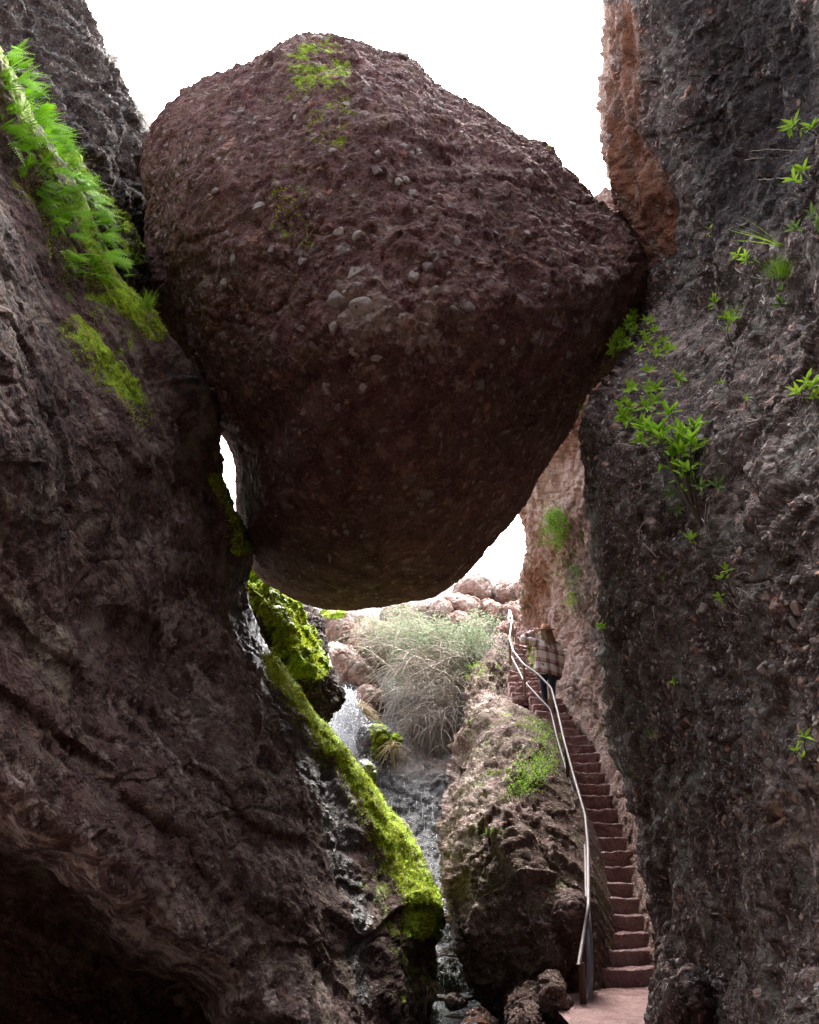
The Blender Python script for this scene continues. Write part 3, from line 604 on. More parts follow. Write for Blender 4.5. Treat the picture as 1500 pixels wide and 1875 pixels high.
# added unseen rock shell behind and above the viewer, shaped to block sky light
th_ = np.linspace(math.radians(-200), math.radians(20), 90); hh_ = np.linspace(0, 1, 60)
TH_, HH_ = np.meshgrid(th_, hh_)
cx_ = 8.5*np.cos(TH_)+.5; cy_ = -1.0+9.5*np.sin(TH_)*(1-.9*HH_**2.5)+3.2*HH_**2.5; cz_ = -1.5+15.5*HH_
G = np.stack([cx_*(1-.82*HH_**2.5), cy_, cz_], -1); c_ = np.array([0, 0, 4.]); N = gridnormals(G); N *= np.sign(np.einsum('ijk,ijk->ij', N, c_-G))[..., None]
G = G+N*(1.2*fbm(G*.22, 4, 5)+.4*ridged(G*.7, 3, 6))[..., None]
h_, w_ = G.shape[:2]; Gb = G-N*2.5; ids = np.arange(h_*w_).reshape(h_, w_); ring = np.concatenate([ids[0, :], ids[1:, -1], ids[-1, :-1][::-1], ids[1:-1, 0][::-1]])
fs = [gridfaces(h_, w_), gridfaces(h_, w_, h_*w_, True), np.stack([ring, np.roll(ring, -1), np.roll(ring, -1)+h_*w_, ring+h_*w_], -1)]
o = mesh('sky_block_rock', np.concatenate([G.reshape(-1, 3), Gb.reshape(-1, 3)]), fs, M['ridge'], True, {'moss': np.zeros(2*h_*w_)}); o['kind'] = 'structure'
# ------------------------------------------------------------------ ground
n = NT('earth'); _f = n.noise(.6, 8, .7); MG = n.set(col=n.mix(_f, (.16, .115, .10), (.30, .23, .195)), rough=.95, nrm=n.bump(_f, 1, .1))
gv = np.linspace(-1, 1, 121); gx, gy = np.meshgrid(np.sign(gv)*np.abs(gv)**3*900, np.sign(gv)*np.abs(gv)**3*900)
gp = np.stack([gx, gy, 0*gx], -1); gz = -1.15+fbm(gp*.4, 3, 3)*.08+sst(40, 300, np.hypot(gx, gy))*fbm(gp*.01, 3, 9)*6
gp[..., 2] = gz
mesh('ground', gp.reshape(-1, 3), [gridfaces(121, 121)], MG, True, None, None, (0, 0, 0))['kind'] = 'structure'
# path at the foot of the stairs
pv = P(*[np.array(a, float) for a in zip((1015, 1960, 8.6), (1200, 1960, 8.4), (1206, 1818, 9.6), (1088, 1818, 9.75))])
uu = np.linspace(0, 1, 60); A_, B_ = np.meshgrid(uu, uu)
q = (pv[0]*(1-A_[..., None])+pv[1]*A_[..., None])*(1-B_[..., None])+(pv[3]*(1-A_[..., None])+pv[2]*A_[..., None])*B_[..., None]
z0 = stair_pt(0, 1100)[2]-.2
q[..., 2] = z0+fbm(q*3, 4, 2)*.025; q[:, 0, 0] -= .02; q[:, -1, 0] += .5
q = np.concatenate([q[:1]-np.array([0, 3.5, 0])*1.0, q]); q[0, :, 2] = z0
o = mesh('path', q.reshape(-1, 3), [gridfaces(61, 60)], M['step'], True); o['kind'] = 'structure'
# ------------------------------------------------------------------ staircase
st = empty('stone_staircase', P(1145, 1810, 9.7), 'long narrow flight of reddish stone steps climbing beside the right cliff', 'staircase')
def make_step(i):
    y, xl, xr = STAIR[i]
    a = stair_pt(i, xl); b = stair_pt(i, xr)
    zb = (stair_pt(i-1, xl)[2] if i else z0)-.12
    if i+1 < len(STAIR): nx = stair_pt(i+1, xl)[1]
    else: nx = a[1]+.4
    dep = max(.3, nx-a[1])+.14
    w = 34; prof = []
    # cross-section (y,z) from the foot of the riser over a worn nosing to the back of the tread
    H = a[2]-zb
    for t in np.linspace(0, 1, 12)[:-1]: prof.append((0-.012*math.sin(t*3.1), zb+t*(H-.03)))
    for t in np.linspace(0, math.pi/2, 5): prof.append((.03-.03*math.cos(t), a[2]-.03+.03*math.sin(t)))
    for t in np.linspace(.08, 1, 10): prof.append((.03+(dep-.03)*t, a[2]-.01*t))
    prof.append((dep, zb)); prof = np.array(prof); h = len(prof)
    s = np.linspace(0, 1, w)
    ov = .06
    G = np.zeros((h, w, 3)); G[..., 0] = a[0]-ov+(b[0]-a[0]+2*ov)*s[None]; G[..., 1] = a[1]+prof[:, :1]; G[..., 2] = prof[:, 1:]
    sag = -.022*np.sin(s*math.pi)**1.0+.03*RNG.normal()*(s-.5)
    G[..., 2] += sag[None]*np.clip((prof[:, 1:]-zb)/H, 0, 1)
    G[..., 1] += (.05*(2*np.abs(s-.5))**3)[None]
    nn = np.stack([0*G[..., 0], -np.ones(G.shape[:2])*(np.arange(h) < 13)[:, None], 1.*(np.arange(h) >= 11)[:, None]*np.ones(w)], -1)
    big = .6 if i < 23 else 1.6
    G += nn*(fbm(G*6, 4, 3)*.042*big+np.clip(.4-worley(G*14, 2)[0], 0, 1)*.03*big)[..., None]
    ends = [G[:, 0].mean(0), G[:, -1].mean(0)]
    V = np.concatenate([G.reshape(-1, 3), ends]); n0 = h*w
    l = np.arange(h)*w; r = l+w-1
    tri = np.concatenate([np.stack([l, np.roll(l, -1), np.full(h, n0)], -1), np.stack([np.roll(r, -1), r, np.full(h, n0+1)], -1)])
    bot = np.array([[k, k+1, (h-1)*w+k+1, (h-1)*w+k] for k in range(w-1)])
    mesh('step', V, [gridfaces(h, w), bot, tri], M['step'], True, None, st)
for i in range(len(STAIR)): make_step(i)
# ------------------------------------------------------------------ smaller rocks
def rk(seed, big=.12, med=.10, peb=.04, ps=4.):
    return lambda V, N, px, py: conglo(V+seed*3.1, big, med, peb, ps, .02, seed)
def rock(name, outl, d, bf, bb, mat, seed, label, res=70, attrf=None, tilt=(0, 0), cat='rock', group=None, **k):
    return blob(name, outl, d, bf, bb, M[mat], rk(seed, **k), res, None, tilt, attrf, label, cat, group)
def gm(pts, r, a=.9): return lambda V, N, px, py: {'moss': a*line_mask(px, py, pts, r)}
def pale(a): return lambda V, N, px, py: {'pale': a+0*px}
mossslab = rock('mossy_slab', [(415, 1000), (440, 1032), (482, 1050), (530, 1112), (572, 1190), (590, 1232), (618, 1272), (612, 1296), (590, 1318), (560, 1318), (520, 1290), (470, 1200), (420, 1100)], 15.5, 1.2, 2.2, 'leftback', 201,
     'mossy sloping rock slab with a blunt dark end, just left of the waterfall under the wedged boulder', 150,
     lambda V, N, px, py: {'moss': np.clip(1.2*line_mask(px, py, [(430, 1035), (500, 1100), (550, 1180), (565, 1215)], 55)+.9*line_mask(px, py, [(520, 1180), (560, 1225)], 36), 0, 1)*sst(1262, 1236, py), 'wet': .5*line_mask(px, py, [(490, 1060), (560, 1200)], 16)}, med=.16)
RK = [
 ('rock', [(535, 1115), (560, 1120), (585, 1135), (588, 1170), (590, 1225), (575, 1215), (550, 1170)], 18.0, .8, 1.2, 'leftback', 202, 'grey jagged rock wedged between the mossy slab and the top of the waterfall', pale(.15)),
 ('boulder', [(578, 1135), (600, 1120), (625, 1122), (640, 1138), (642, 1160), (638, 1185), (610, 1190), (585, 1180)], 25.5, .9, 1.2, 'pale', 203, 'pale pink boulder with grassy top directly above the waterfall', gm([(590, 1126), (625, 1125)], 10)),
 ('boulder', [(622, 1122), (645, 1118), (662, 1128), (660, 1150), (645, 1165), (632, 1150)], 26.5, .6, 1, 'pale', 204, 'small grey-pink boulder squeezed between the pale boulder and the shrub', None),
 ('boulder', [(640, 1175), (662, 1145), (700, 1140), (730, 1170), (722, 1215), (700, 1240), (670, 1210), (645, 1195)], 24.5, .8, 1.2, 'lit', 205, 'reddish brown boulder half hidden behind bare twigs of the shrub', None),
 ('boulder', [(586, 1188), (610, 1184), (640, 1190), (668, 1212), (692, 1240), (694, 1258), (670, 1262), (640, 1250), (612, 1235), (592, 1212)], 22.5, .8, 1.2, 'pale', 206, 'speckled oblong boulder leaning over the upper waterfall', pale(.2)),
 ('boulder', [(640, 1282), (668, 1256), (700, 1268), (706, 1290), (690, 1300), (650, 1300)], 21.3, .6, .9, 'pale', 207, 'angular grey boulder with a flat face right of the waterfall', pale(.4)),
 ('boulder', [(636, 1300), (668, 1296), (690, 1308), (702, 1330), (690, 1338), (660, 1332), (640, 1318)], 20.3, .5, .8, 'pale', 208, 'pale yellowish boulder with drooping grass above the mossy boulder', gm([(650, 1322), (690, 1332)], 12, .7)),
 ('mossy_boulder', [(650, 1352), (668, 1332), (700, 1330), (722, 1348), (716, 1372), (695, 1392), (668, 1392), (652, 1375)], 19.0, .6, .8, 'gully', 209, 'round wet boulder with bright moss on its right, beside the waterfall', lambda V, N, px, py: {'moss': .85*line_mask(px, py, [(695, 1345), (705, 1368), (690, 1385)], 32), 'wet': .9*line_mask(px, py, [(655, 1345), (665, 1385)], 40)}),
 ('mossy_boulder', [(640, 1400), (662, 1390), (682, 1398), (690, 1420), (680, 1440), (660, 1444), (645, 1430)], 17.8, .5, .7, 'gully', 210, 'small dark round boulder at the foot of the waterfall, mossy on one side', lambda V, N, px, py: {'moss': .8*line_mask(px, py, [(678, 1405), (682, 1435)], 14), 'wet': .9+0*px}),
 ('mossy_rock', [(712, 1350), (730, 1346), (738, 1356), (728, 1366), (714, 1364)], 18.8, .2, .3, 'gully', 211, 'small green mossy rock touching the round mossy boulder', gm([(712, 1356), (738, 1356)], 30, 1)),
 ('boulder', [(826, 1100), (833, 1075), (850, 1058), (875, 1052), (893, 1060), (904, 1080), (906, 1100), (880, 1104), (850, 1098)], 31, 1.2, 1.5, 'pale', 212, 'rounded pale boulder highest on the skyline below the wedged boulder', pale(.15)),
 ('boulder', [(901, 1085), (910, 1072), (930, 1066), (948, 1074), (956, 1090), (955, 1108), (930, 1110), (906, 1104)], 30.5, 1.0, 1.5, 'pale', 213, 'pale lichen-grey rounded boulder on the skyline beside the cliff foot', pale(.2)),
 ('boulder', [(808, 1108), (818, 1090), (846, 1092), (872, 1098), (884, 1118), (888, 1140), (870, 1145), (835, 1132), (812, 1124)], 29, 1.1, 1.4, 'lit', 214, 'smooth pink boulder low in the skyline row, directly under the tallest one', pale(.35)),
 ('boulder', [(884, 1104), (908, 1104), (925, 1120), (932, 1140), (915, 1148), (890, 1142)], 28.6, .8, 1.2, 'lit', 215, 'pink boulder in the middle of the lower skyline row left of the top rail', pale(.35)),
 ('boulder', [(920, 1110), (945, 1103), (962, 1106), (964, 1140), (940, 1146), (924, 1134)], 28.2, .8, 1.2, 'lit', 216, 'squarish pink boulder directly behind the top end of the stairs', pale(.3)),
 ('boulder', [(942, 1078), (948, 1062), (960, 1058), (975, 1080), (970, 1105), (950, 1098)], 29.5, .6, 1.2, 'pale', 217, 'small pale boulder on the skyline touching the orange-stained wall', pale(.2)),
 ('boulder', [(780, 1125), (790, 1108), (815, 1104), (828, 1118), (820, 1138), (798, 1140)], 28, .7, 1, 'pale', 218, 'rounded boulder at the left end of the skyline row, behind the shrub', None),
 ('boulder', [(815, 1130), (850, 1126), (866, 1142), (848, 1154), (822, 1148)], 27.4, .5, .8, 'lit', 219, 'small pink boulder just above the bright grass behind the shrub', None),
 ('boulder', [(860, 1142), (885, 1140), (892, 1152), (875, 1160), (860, 1156)], 27, .4, .7, 'pale', 220, 'smallest pale stone under the lower skyline row', None),
 ('boulder', [(700, 1122), (730, 1108), (770, 1106), (792, 1122), (780, 1150), (740, 1158), (705, 1145)], 28.5, .8, 1.2, 'pale', 221, 'broad grey boulder seen through the shrub top right below the wedged boulder', None),
 ('slab', [(893, 1178), (905, 1158), (925, 1142), (940, 1140), (942, 1160), (935, 1182), (910, 1192)], 24.3, .5, 1, 'lit', 222, 'slanting pale rock slab beside the railing near the top of the stairs', pale(.3)),
 ('mossy_boulder', [(1012, 1672), (1022, 1648), (1050, 1640), (1072, 1650), (1080, 1700), (1078, 1745), (1060, 1775), (1030, 1752), (1016, 1712)], 9.6, .35, .5, 'ridge', 223, 'boulder with yellowish moss behind the handrail, left of the lowest steps', lambda V, N, px, py: {'moss': .38*line_mask(px, py, [(1030, 1655), (1060, 1670), (1065, 1710)], 42), 'pale': .3*line_mask(px, py, [(1030, 1660), (1040, 1690)], 20)}),
 ('rock', [(996, 1808), (1012, 1794), (1034, 1802), (1045, 1826), (1044, 1866), (1024, 1886), (998, 1875), (984, 1845)], 8.6, .3, .4, 'ridge', 224, 'squat reddish rock directly left of the rusty handrail post', pale(.15)),
 ('rock', [(938, 1850), (960, 1826), (990, 1820), (1005, 1842), (1000, 1880), (960, 1890), (930, 1880)], 8.8, .3, .4, 'ridge', 225, 'dark reddish rock between the pool and the squat rock at the bottom', None),
 ('rock', [(930, 1880), (955, 1855), (985, 1858), (1000, 1885), (980, 1915), (935, 1915)], 8.2, .25, .4, 'ridge', 226, 'low rock cut by the bottom edge, right of the pool', pale(.2)),
 ('rock', [(850, 1875), (880, 1864), (905, 1870), (910, 1895), (870, 1905), (845, 1895)], 9.4, .2, .3, 'ridge', 227, 'flat orange-brown rock at the near edge of the pool', lambda V, N, px, py: {'orange': .5+0*px}),
 ('rock', [(1200, 1830), (1222, 1790), (1250, 1770), (1290, 1790), (1320, 1850), (1330, 1930), (1260, 1960), (1195, 1930)], 7.4, .35, .5, 'right', 228, 'rough dark rock at the lower right edge of the path', None),
 ('rock', [(755, 1700), (772, 1690), (790, 1715), (800, 1760), (795, 1830), (770, 1850), (750, 1800)], 11.6, .3, .5, 'ridge', 229, 'olive-brown rock under the mossy lower tip of the slanting slab', gm([(765, 1710), (780, 1780)], 25, .45)),
 ('white_stone', [(815, 1835), (825, 1824), (842, 1830), (856, 1840), (848, 1850), (826, 1850)], 11.0, .1, .15, 'pale', 230, 'small whitish stone lying in the pool', pale(1.)),
]
for nm, ol, d, bf, bb, mt, sd, lb, af in RK:
    small = d < 12 and bf < .4
    rock(nm, ol, d, bf, bb, mt, sd, lb, 90 if small else 64, af, big=.05 if small else .14, med=.04 if small else .09, peb=.015 if small else .035, ps=9 if small else 3.2)
# stones standing out of the wedged boulder
def cubesphere(n):
    s = np.tan(np.linspace(-1, 1, n)*math.pi/4); X, Y = np.meshgrid(s, s); Z = np.ones_like(X)
    fs = []; Vs = []
    for k, q in enumerate(((X, Y, Z), (-X, Y, -Z), (Z, Y, -X), (-Z, Y, X), (X, Z, -Y), (X, -Z, Y))):
        Vs.append(np.stack(q, -1).reshape(-1, 3)); fs.append(gridfaces(n, n, k*n*n))
    V = np.concatenate(Vs); V /= np.linalg.norm(V, axis=1, keepdims=True)
    r, inv = np.unique(np.round(V, 5), axis=0, return_inverse=True); return r, inv.ravel()[np.concatenate(fs)]
CS_V, CS_F = cubesphere(9)
def stone_V(c, sz, n, seed, flat=.7):
    r = np.random.default_rng(seed); V = CS_V.copy()
    for _ in range(9):   # facets
        a = r.normal(size=3); a /= np.linalg.norm(a); h = r.uniform(.55, .85); dd = V@a-h; V = V-np.outer(np.clip(dd, 0, 9)*.92, a)
    V = V*r.uniform(.7, 1.25, 3)+.05*fbm(V*2+seed, 2, seed)[:, None]*V
    q, _ = np.linalg.qr(r.normal(size=(3, 3))); V = V@q
    t = V@n; V = V-np.outer(t*(1-flat), n)
    return c+V*sz
n = NT('embedded_stone'); oi = n.t.nodes.new('ShaderNodeObjectInfo')
f = n.noise(6, 5, .7)
c = n.mix(oi.outputs['Random'], (.16, .12, .11), (.36, .32, .29)); c = n.mix(n.ramp(f, [(.4, 0.), (.7, .6)]), c, (.07, .045, .042))
M['stone'] = n.set(col=c, rough=.8, nrm=n.bump(n.noise(40, 4), 1, .01))
ES = [(645, 503, 15), (610, 547, 15), (660, 567, 17), (673, 585, 8), (775, 620, 13), (860, 562, 11), (650, 645, 9), (614, 600, 11), (575, 635, 8), (475, 380, 10), (655, 430, 9), (836, 440, 9), (963, 350, 11), (690, 315, 8), (755, 155, 8),
      (780, 490, 11), (700, 690, 8), (620, 745, 9), (690, 655, 8), (540, 215, 9), (635, 190, 10), (560, 180, 8), (530, 500, 8), (760, 505, 9), (820, 500, 7), (1040, 430, 9), (905, 600, 6), (595, 705, 9), (665, 708, 8), (410, 520, 9), (445, 555, 7), (500, 455, 8), (720, 395, 7), (1005, 480, 7)]
r_ = np.random.default_rng(3)
for k in range(46): ES.append((r_.uniform(330, 1080), r_.uniform(230, 730), r_.uniform(4, 9)))
for k, (x, y, s) in enumerate(ES):
    p, nn = at_px(boulder, x, y); sz = s*13.5/F
    mesh('embedded_stone', stone_V(p-nn*sz*.25, sz, nn, k+5), [CS_F], M['stone'], False, None, boulder.o)
for k, (x, y, s) in enumerate([(553, 68, 9), (582, 66, 12), (598, 70, 8), (486, 92, 8), (512, 84, 7), (720, 98, 10), (736, 102, 11), (808, 160, 7), (830, 172, 6), (635, 74, 7), (868, 188, 5), (690, 90, 6)]):
    p, nn = at_px(boulder, x, y+4); mesh('embedded_stone', stone_V(p, s*13/F, nn, k+90), [CS_F], M['stone'], False, None, boulder.o)
# pebbles standing out of the right cliff: its largest ones
r_ = np.random.default_rng(11)
M['pebble'] = n = None
n = NT('pebble'); oi = n.t.nodes.new('ShaderNodeObjectInfo'); f = n.noise(30, 5, .7)
c = n.ramp(oi.outputs['Random'], [(0., (.10, .085, .08)), (.35, (.20, .165, .15)), (.6, (.26, .25, .23)), (.8, (.30, .19, .16)), (1., (.34, .31, .29))])
c = n.mix(n.ramp(f, [(.45, 0.), (.7, .7)]), c, (.06, .05, .05)); M['pebble'] = n.set(col=c, rough=.8, nrm=n.bump(n.noise(80, 3), 1, .004))
for k in range(100):
    x = r_.uniform(1130, 1490); y = r_.uniform(600, 1860)
    if x < 1110+max(0, (y-1100))*.16: x += 130
    p, nn = at_px(right, x, y); sz = r_.uniform(.022, .055)*(1.5 if k % 11 == 0 else 1)
    mesh('pebble', stone_V(p-nn*sz*.1, sz, nn, k+205), [CS_F], M['pebble'], False, None, right.o)
# ------------------------------------------------------------------ water
n = NT('white_water'); M['foam'] = n.set(col=(.82, .86, .9), rough=.25, spec=.5); n.put(n.b.inputs['Alpha'], .8)
n = NT('pool_water'); f = n.noise(9, 4, .6, dist=1.); M['pool'] = n.set(col=n.mix(n.ramp(n.noise(24, 4, .8, dist=2.), [(.62, 0.), (.72, 1.)]), (.012, .02, .024), (.3, .36, .38)), rough=.06, nrm=n.bump(f, 1, .08), spec=.8)
r_ = np.random.default_rng(21)
TH = np.linspace(0, 1, 14)
OCT_V = np.array([(1, 0, 0), (-1, 0, 0), (0, 1, 0), (0, -1, 0), (0, 0, 1), (0, 0, -1)], float)
OCT_F = np.array([(0, 2, 4), (2, 1, 4), (1, 3, 4), (3, 0, 4), (2, 0, 5), (1, 2, 5), (3, 1, 5), (0, 3, 5)])
def droplets(pts, rad):
    k = len(pts); V = (OCT_V[None]*np.asarray(rad)[:, None, None]*np.array([1, 1, 1.5])+np.asarray(pts)[:, None]).reshape(-1, 3)
    return V, (OCT_F[None]+6*np.arange(k)[:, None, None]).reshape(-1, 3)
def fall(xa, ya, xb, yb, xc, yc, da, dc): # quadratic in pixels
    t = TH[:, None]; x = (1-t)**2*xa+2*t*(1-t)*xb+t*t*xc; y = (1-t)**2*ya+2*t*(1-t)*yb+t*t*yc
    return P(x[:, 0], y[:, 0], da+(dc-da)*TH)
paths = []; dps = []; drs = []
for k in range(46):   # narrow upper chute
    o = r_.uniform(-1, 1); paths.append((fall(590+o*6, 1186, 600+o*7, 1235, 634+o*9, 1285, 20.9, 19.6)+fbm(np.stack([TH*3, TH*0+k, TH*0], -1), 2)[:, None]*.08, .012+.014*r_.random()))
for k in range(110):   # spreading lower fall
    o = r_.uniform(-1, 1); e = 1345+60*r_.random()+25*(1-abs(o)); s = 1255+25*r_.random()
    p = fall(634+o*8, s, 640+o*24, s+40, 644+o*52, e, 20.0-.3*r_.random(), 18.6); a = r_.integers(0, 8); b = a+r_.integers(3, 6)
    p = p+fbm(np.stack([TH*4, TH*0+k, TH*0], -1), 2)[:, None]*.12; paths.append((p[a:b], (.004+.012*r_.random())*np.interp(np.linspace(0, 1, len(p[a:b])), [0, .3, 1], [.3, 1, .2])))
for k in range(6500):
    o = r_.normal()*.6; t = r_.random()**.8; x = 634+o*(10+58*t)+10*t; y = 1262+t*165+r_.normal()*5; dps.append(P(x, y, 20-1.6*t+r_.uniform(-.5, .3))); drs.append(r_.uniform(.004, .016)*(.6+r_.random()**3*1.2))
V1, F1 = tube_mesh(paths, 5); V2, F2 = droplets(dps, drs)
shv, shf = [], []
for k in range(16):   # thin falling sheets
    o = (k-7.5)/8; t = TH; c_ = fall(634+o*7, 1262, 640+o*22, 1300, 646+o*46, 1392+r_.uniform(-10, 22), 19.75, 18.9); wd = (.05+.10*t)*(.6+r_.random()*.8)*(1+.4*np.sin(t*9+k))
    shv.append(np.stack([c_+np.outer(wd, [1, 0, 0]), c_-np.outer(wd, [1, 0, 0])], 1).reshape(-1, 3)); shf.append(gridfaces(len(t), 2, k*2*len(t)))
for k in range(5):
    o = (k-2)/2.5; t = TH; c_ = fall(590+o*5, 1184, 600+o*6, 1235, 634+o*7, 1285, 20.85, 19.6); wd = .05+.03*np.sin(t*8+k)
    shv.append(np.stack([c_+np.outer(wd, [1, 0, 0]), c_-np.outer(wd, [1, 0, 0])], 1).reshape(-1, 3)); shf.append(gridfaces(len(t), 2, (16+k)*2*len(t)))
n = NT('falling_sheet'); f = n.noise(5, 6, .8, vec=n.map((6, 6, .7))); n.set(col=(.85, .89, .93), rough=.3); n.put(n.b.inputs['Alpha'], n.ramp(f, [(.36, .08), (.56, .9)])); M['sheetw'] = n.m
w = mesh('waterfall', np.concatenate(shv), [np.concatenate(shf)], M['sheetw'], True); w['kind'] = 'structure'
w = mesh('waterfall', np.concatenate([V1, V2]), F1+[F2+len(V1)], M['foam'], True); w['kind'] = 'structure'
# rivulets over the wet face of the gully
paths = []; dps = []; drs = []
gG, gN = gully.G, gully.N; sel = np.argwhere((gully.py > 1385) & (gully.py < 1830) & (gully.px > 640) & (gully.px < 870))
rr_ = sel[r_.integers(0, len(sel), 220)]
for a, b in rr_:
    x, y = gully.px[a, b], gully.py[a, b]
    if x > 700+(y-1400)*.35+90 and r_.random() < .8: continue
    l = r_.integers(3, 12); seg = gG[a:a+l, b]; 
    if len(seg) < 3: continue
    seg = seg+gN[a:a+l, b]*.015; paths.append((seg, (.002+.007*r_.random())*np.interp(np.linspace(0, 1, len(seg)), [0, .5, 1], [.2, 1, .2])))
rr_ = sel[r_.integers(0, len(sel), 3600)]
for a, b in rr_:
    x, y = gully.px[a, b], gully.py[a, b]
    if x > 700+(y-1400)*.35+90 and r_.random() < .85: continue
    dps.append(gG[a, b]+gN[a, b]*.02+r_.normal(size=3)*.015); drs.append(r_.uniform(.003, .008))
V1, F1 = tube_mesh(paths, 4); V2, F2 = droplets(dps, drs)
w = mesh('stream_water', np.concatenate([V1, V2]), F1+[F2+len(V1)], M['foam'], True); w['kind'] = 'structure'
pz = float(P(850, 1832, 12.0)[2]); xs = np.linspace(-1.5, 2.2, 60); ys = np.linspace(8, 14.5, 60); X, Y = np.meshgrid(xs, ys)
pg = np.stack([X, Y, 0*X+pz], -1); pg[..., 2] += fbm(pg*3, 3)*.012
w = mesh('pool', pg.reshape(-1, 3), [gridfaces(60, 60)], M['pool'], True); w['kind'] = 'structure'
# driftwood
n = NT('dead_wood'); f = n.noise(12, 5, .7, vec=n.map((1, 1, 4))); M['wood'] = n.set(col=n.mix(f, (.07, .04, .03), (.22, .13, .10)), rough=.8, nrm=n.bump(f, 1, .01))
M['drytwig'] = plain('dry_twig', (.42, .37, .32), .9, 0, .3, 30); M['bark'] = plain('stem_bark', (.07, .05, .04), .9, 0, .3, 40)
def pxpath(pts, d, wob=0., nsub=8, seed=0):
    A = np.array([(*p, d) if len(p) == 2 else p for p in pts], float); ts = np.linspace(0, len(A)-1, (len(A)-1)*nsub+1)
    q = catmull(A, ts); W3 = P(q[:, 0], q[:, 1], q[:, 2])
    if wob: W3 = W3+np.stack([fbm(np.stack([ts*1.3, ts*0+seed+k*7.3, ts*0], -1), 2) for k in range(3)], -1)*wob
    return W3
def taper(n_, a, b): return np.linspace(a, b, n_)
pp = pxpath([(800, 1829), (835, 1829), (868, 1828), (880, 1820), (883, 1805)], 11.2, .01)
tag(tubes('driftwood_branch', [(pp, taper(len(pp), .03, .018)), (pxpath([(835, 1829), (836, 1845)], 11.2), .014)], M['wood'], sides=6), 'thick reddish bent branch lying across the pool', 'branch')
pp = pxpath([(780, 1752), (815, 1749), (846, 1752)], 11.8, .02)
tag(tubes('driftwood_branch', [(pp, .012)], M['wood']), 'straight reddish stick lying level above the pool', 'branch')
ps = [pxpath(q, 11.9, .01) for q in ([(782, 1765), (805, 1748), (825, 1736), (846, 1734)], [(795, 1760), (820, 1744), (842, 1737)], [(800, 1775), (822, 1756), (845, 1742)], [(810, 1782), (835, 1760), (846, 1752)])]
tag(tubes('twig_bundle', [(q, .008) for q in ps], M['drytwig']), 'bundle of pale thin twigs caught against the wet rock above the pool', 'twigs')
pp = pxpath([(815, 1860), (850, 1864), (905, 1868)], 10.4, .01)
tag(tubes('driftwood_branch', [(pp, .010), (pxpath([(862, 1850), (866, 1872)], 10.3), .012)], M['wood']), 'dark thin stick with a stub at the near side of the pool', 'branch')
# ------------------------------------------------------------------ handrails
n = NT('painted_pipe'); f = n.noise(18, 6, .7); M['pipe'] = n.set(col=n.mix(n.ramp(f, [(.5, 0.), (.7, 1.)]), (.12, .09, .095), (.08, .045, .035)), rough=.55, metal=.0, spec=.3, nrm=n.bump(f, .5, .002))
n = NT('rusty_post'); f = n.noise(14, 6, .7); M['rust'] = n.set(col=n.mix(f, (.055, .035, .025), (.15, .09, .055)), rough=.75, nrm=n.bump(f, 1, .003))
M['greypipe'] = plain('grey_pipe', (.20, .21, .235), .45, .3, .2, 14)
M['palepipe'] = plain('weathered_post', (.30, .22, .20), .7, 0, .3, 14)
M['hollow'] = plain('pipe_hollow', (.01, .01, .01), .9)
def rail_tab(h):
    ys, ds = [], []
    for i in range(len(STAIR)):
        p = stair_pt(i, STAIR[i][1]-4)+np.array([0, 0, h]); _, y, dd = proj(p); ys.append(float(y)); ds.append(float(dd))
    k = np.argsort(ys); return np.array(ys)[k], np.array(ds)[k]
RT, RL = rail_tab(.9), rail_tab(.45)
def rd(tab, y): 
    ys, ds = tab; return float(np.interp(y, ys, ds)) if y < ys[-1] else float(ds[-1]-(y-ys[-1])*.004)
def railpath(pts, tab): return [P(x, y, rd(tab, y) if d is None else d) for (x, y, d) in [(p+(None,))[:3] for p in pts]]
def bentpipe(pts, n_=7, r=.14):
    out = [pts[0]]
    for a, b, c in zip(pts[:-2], pts[1:-1], pts[2:]):
        u = (a-b); lu = np.linalg.norm(u); v = (c-b); lv = np.linalg.norm(v); k = min(r, lu*.4, lv*.4); p0 = b+u/lu*k; p2 = b+v/lv*k
        for t in np.linspace(0, 1, n_): out.append((1-t)**2*p0+2*t*(1-t)*b+t*t*p2)
    out.append(pts[-1]); return np.array(out)
TOPR = [(1060, 1768, 8.7), (1078, 1663, 9.2), (1077, 1550), (1072, 1493), (1050, 1418), (1032, 1350), (1022, 1305), (1010, 1260), (994, 1243), (982, 1232), (959, 1217), (940, 1192), (933, 1170), (938, 1132)]
LOWR = [(1076, 1832, 8.95), (1081, 1780, 9.05), (1080, 1735, 9.2), (1075, 1660, 9.6), (1071, 1540), (1058, 1475), (1038, 1412), (1020, 1350), (1009, 1300), (984, 1274), (960, 1248), (946, 1220), (933, 1196)]
hr = empty('handrail', P(1063, 1880, 8.9), 'long bent metal pipe handrail running up the left side of the stairs past the person', 'handrail')
tp = railpath(TOPR, RT); tubes('top_rail', [(bentpipe(tp), .0225)], M['pipe'], hr, 12)
lp = railpath(LOWR, RL); tubes('lower_rail', [(bentpipe(lp[3:]), .021)], M['pipe'], hr, 12)
tubes('end_sleeve', [(bentpipe(lp[:4]), .040)], M['greypipe'], hr, 14)
e = tp[0]; dr = (tp[0]-tp[1])/np.linalg.norm(tp[0]-tp[1]); tubes('open_end', [(np.array([e+dr*.001, e+dr*.004]), .024)], M['hollow'], hr, 12)
base = P(1063, 1960, float(proj(e)[2])-.02); base[0:2] = e[0:2]+np.array([.012, .01]); tubes('post', [(np.array([e-dr*.06+np.array([.02, .03, -.03]), base]), .036)], M['rust'], hr, 12)
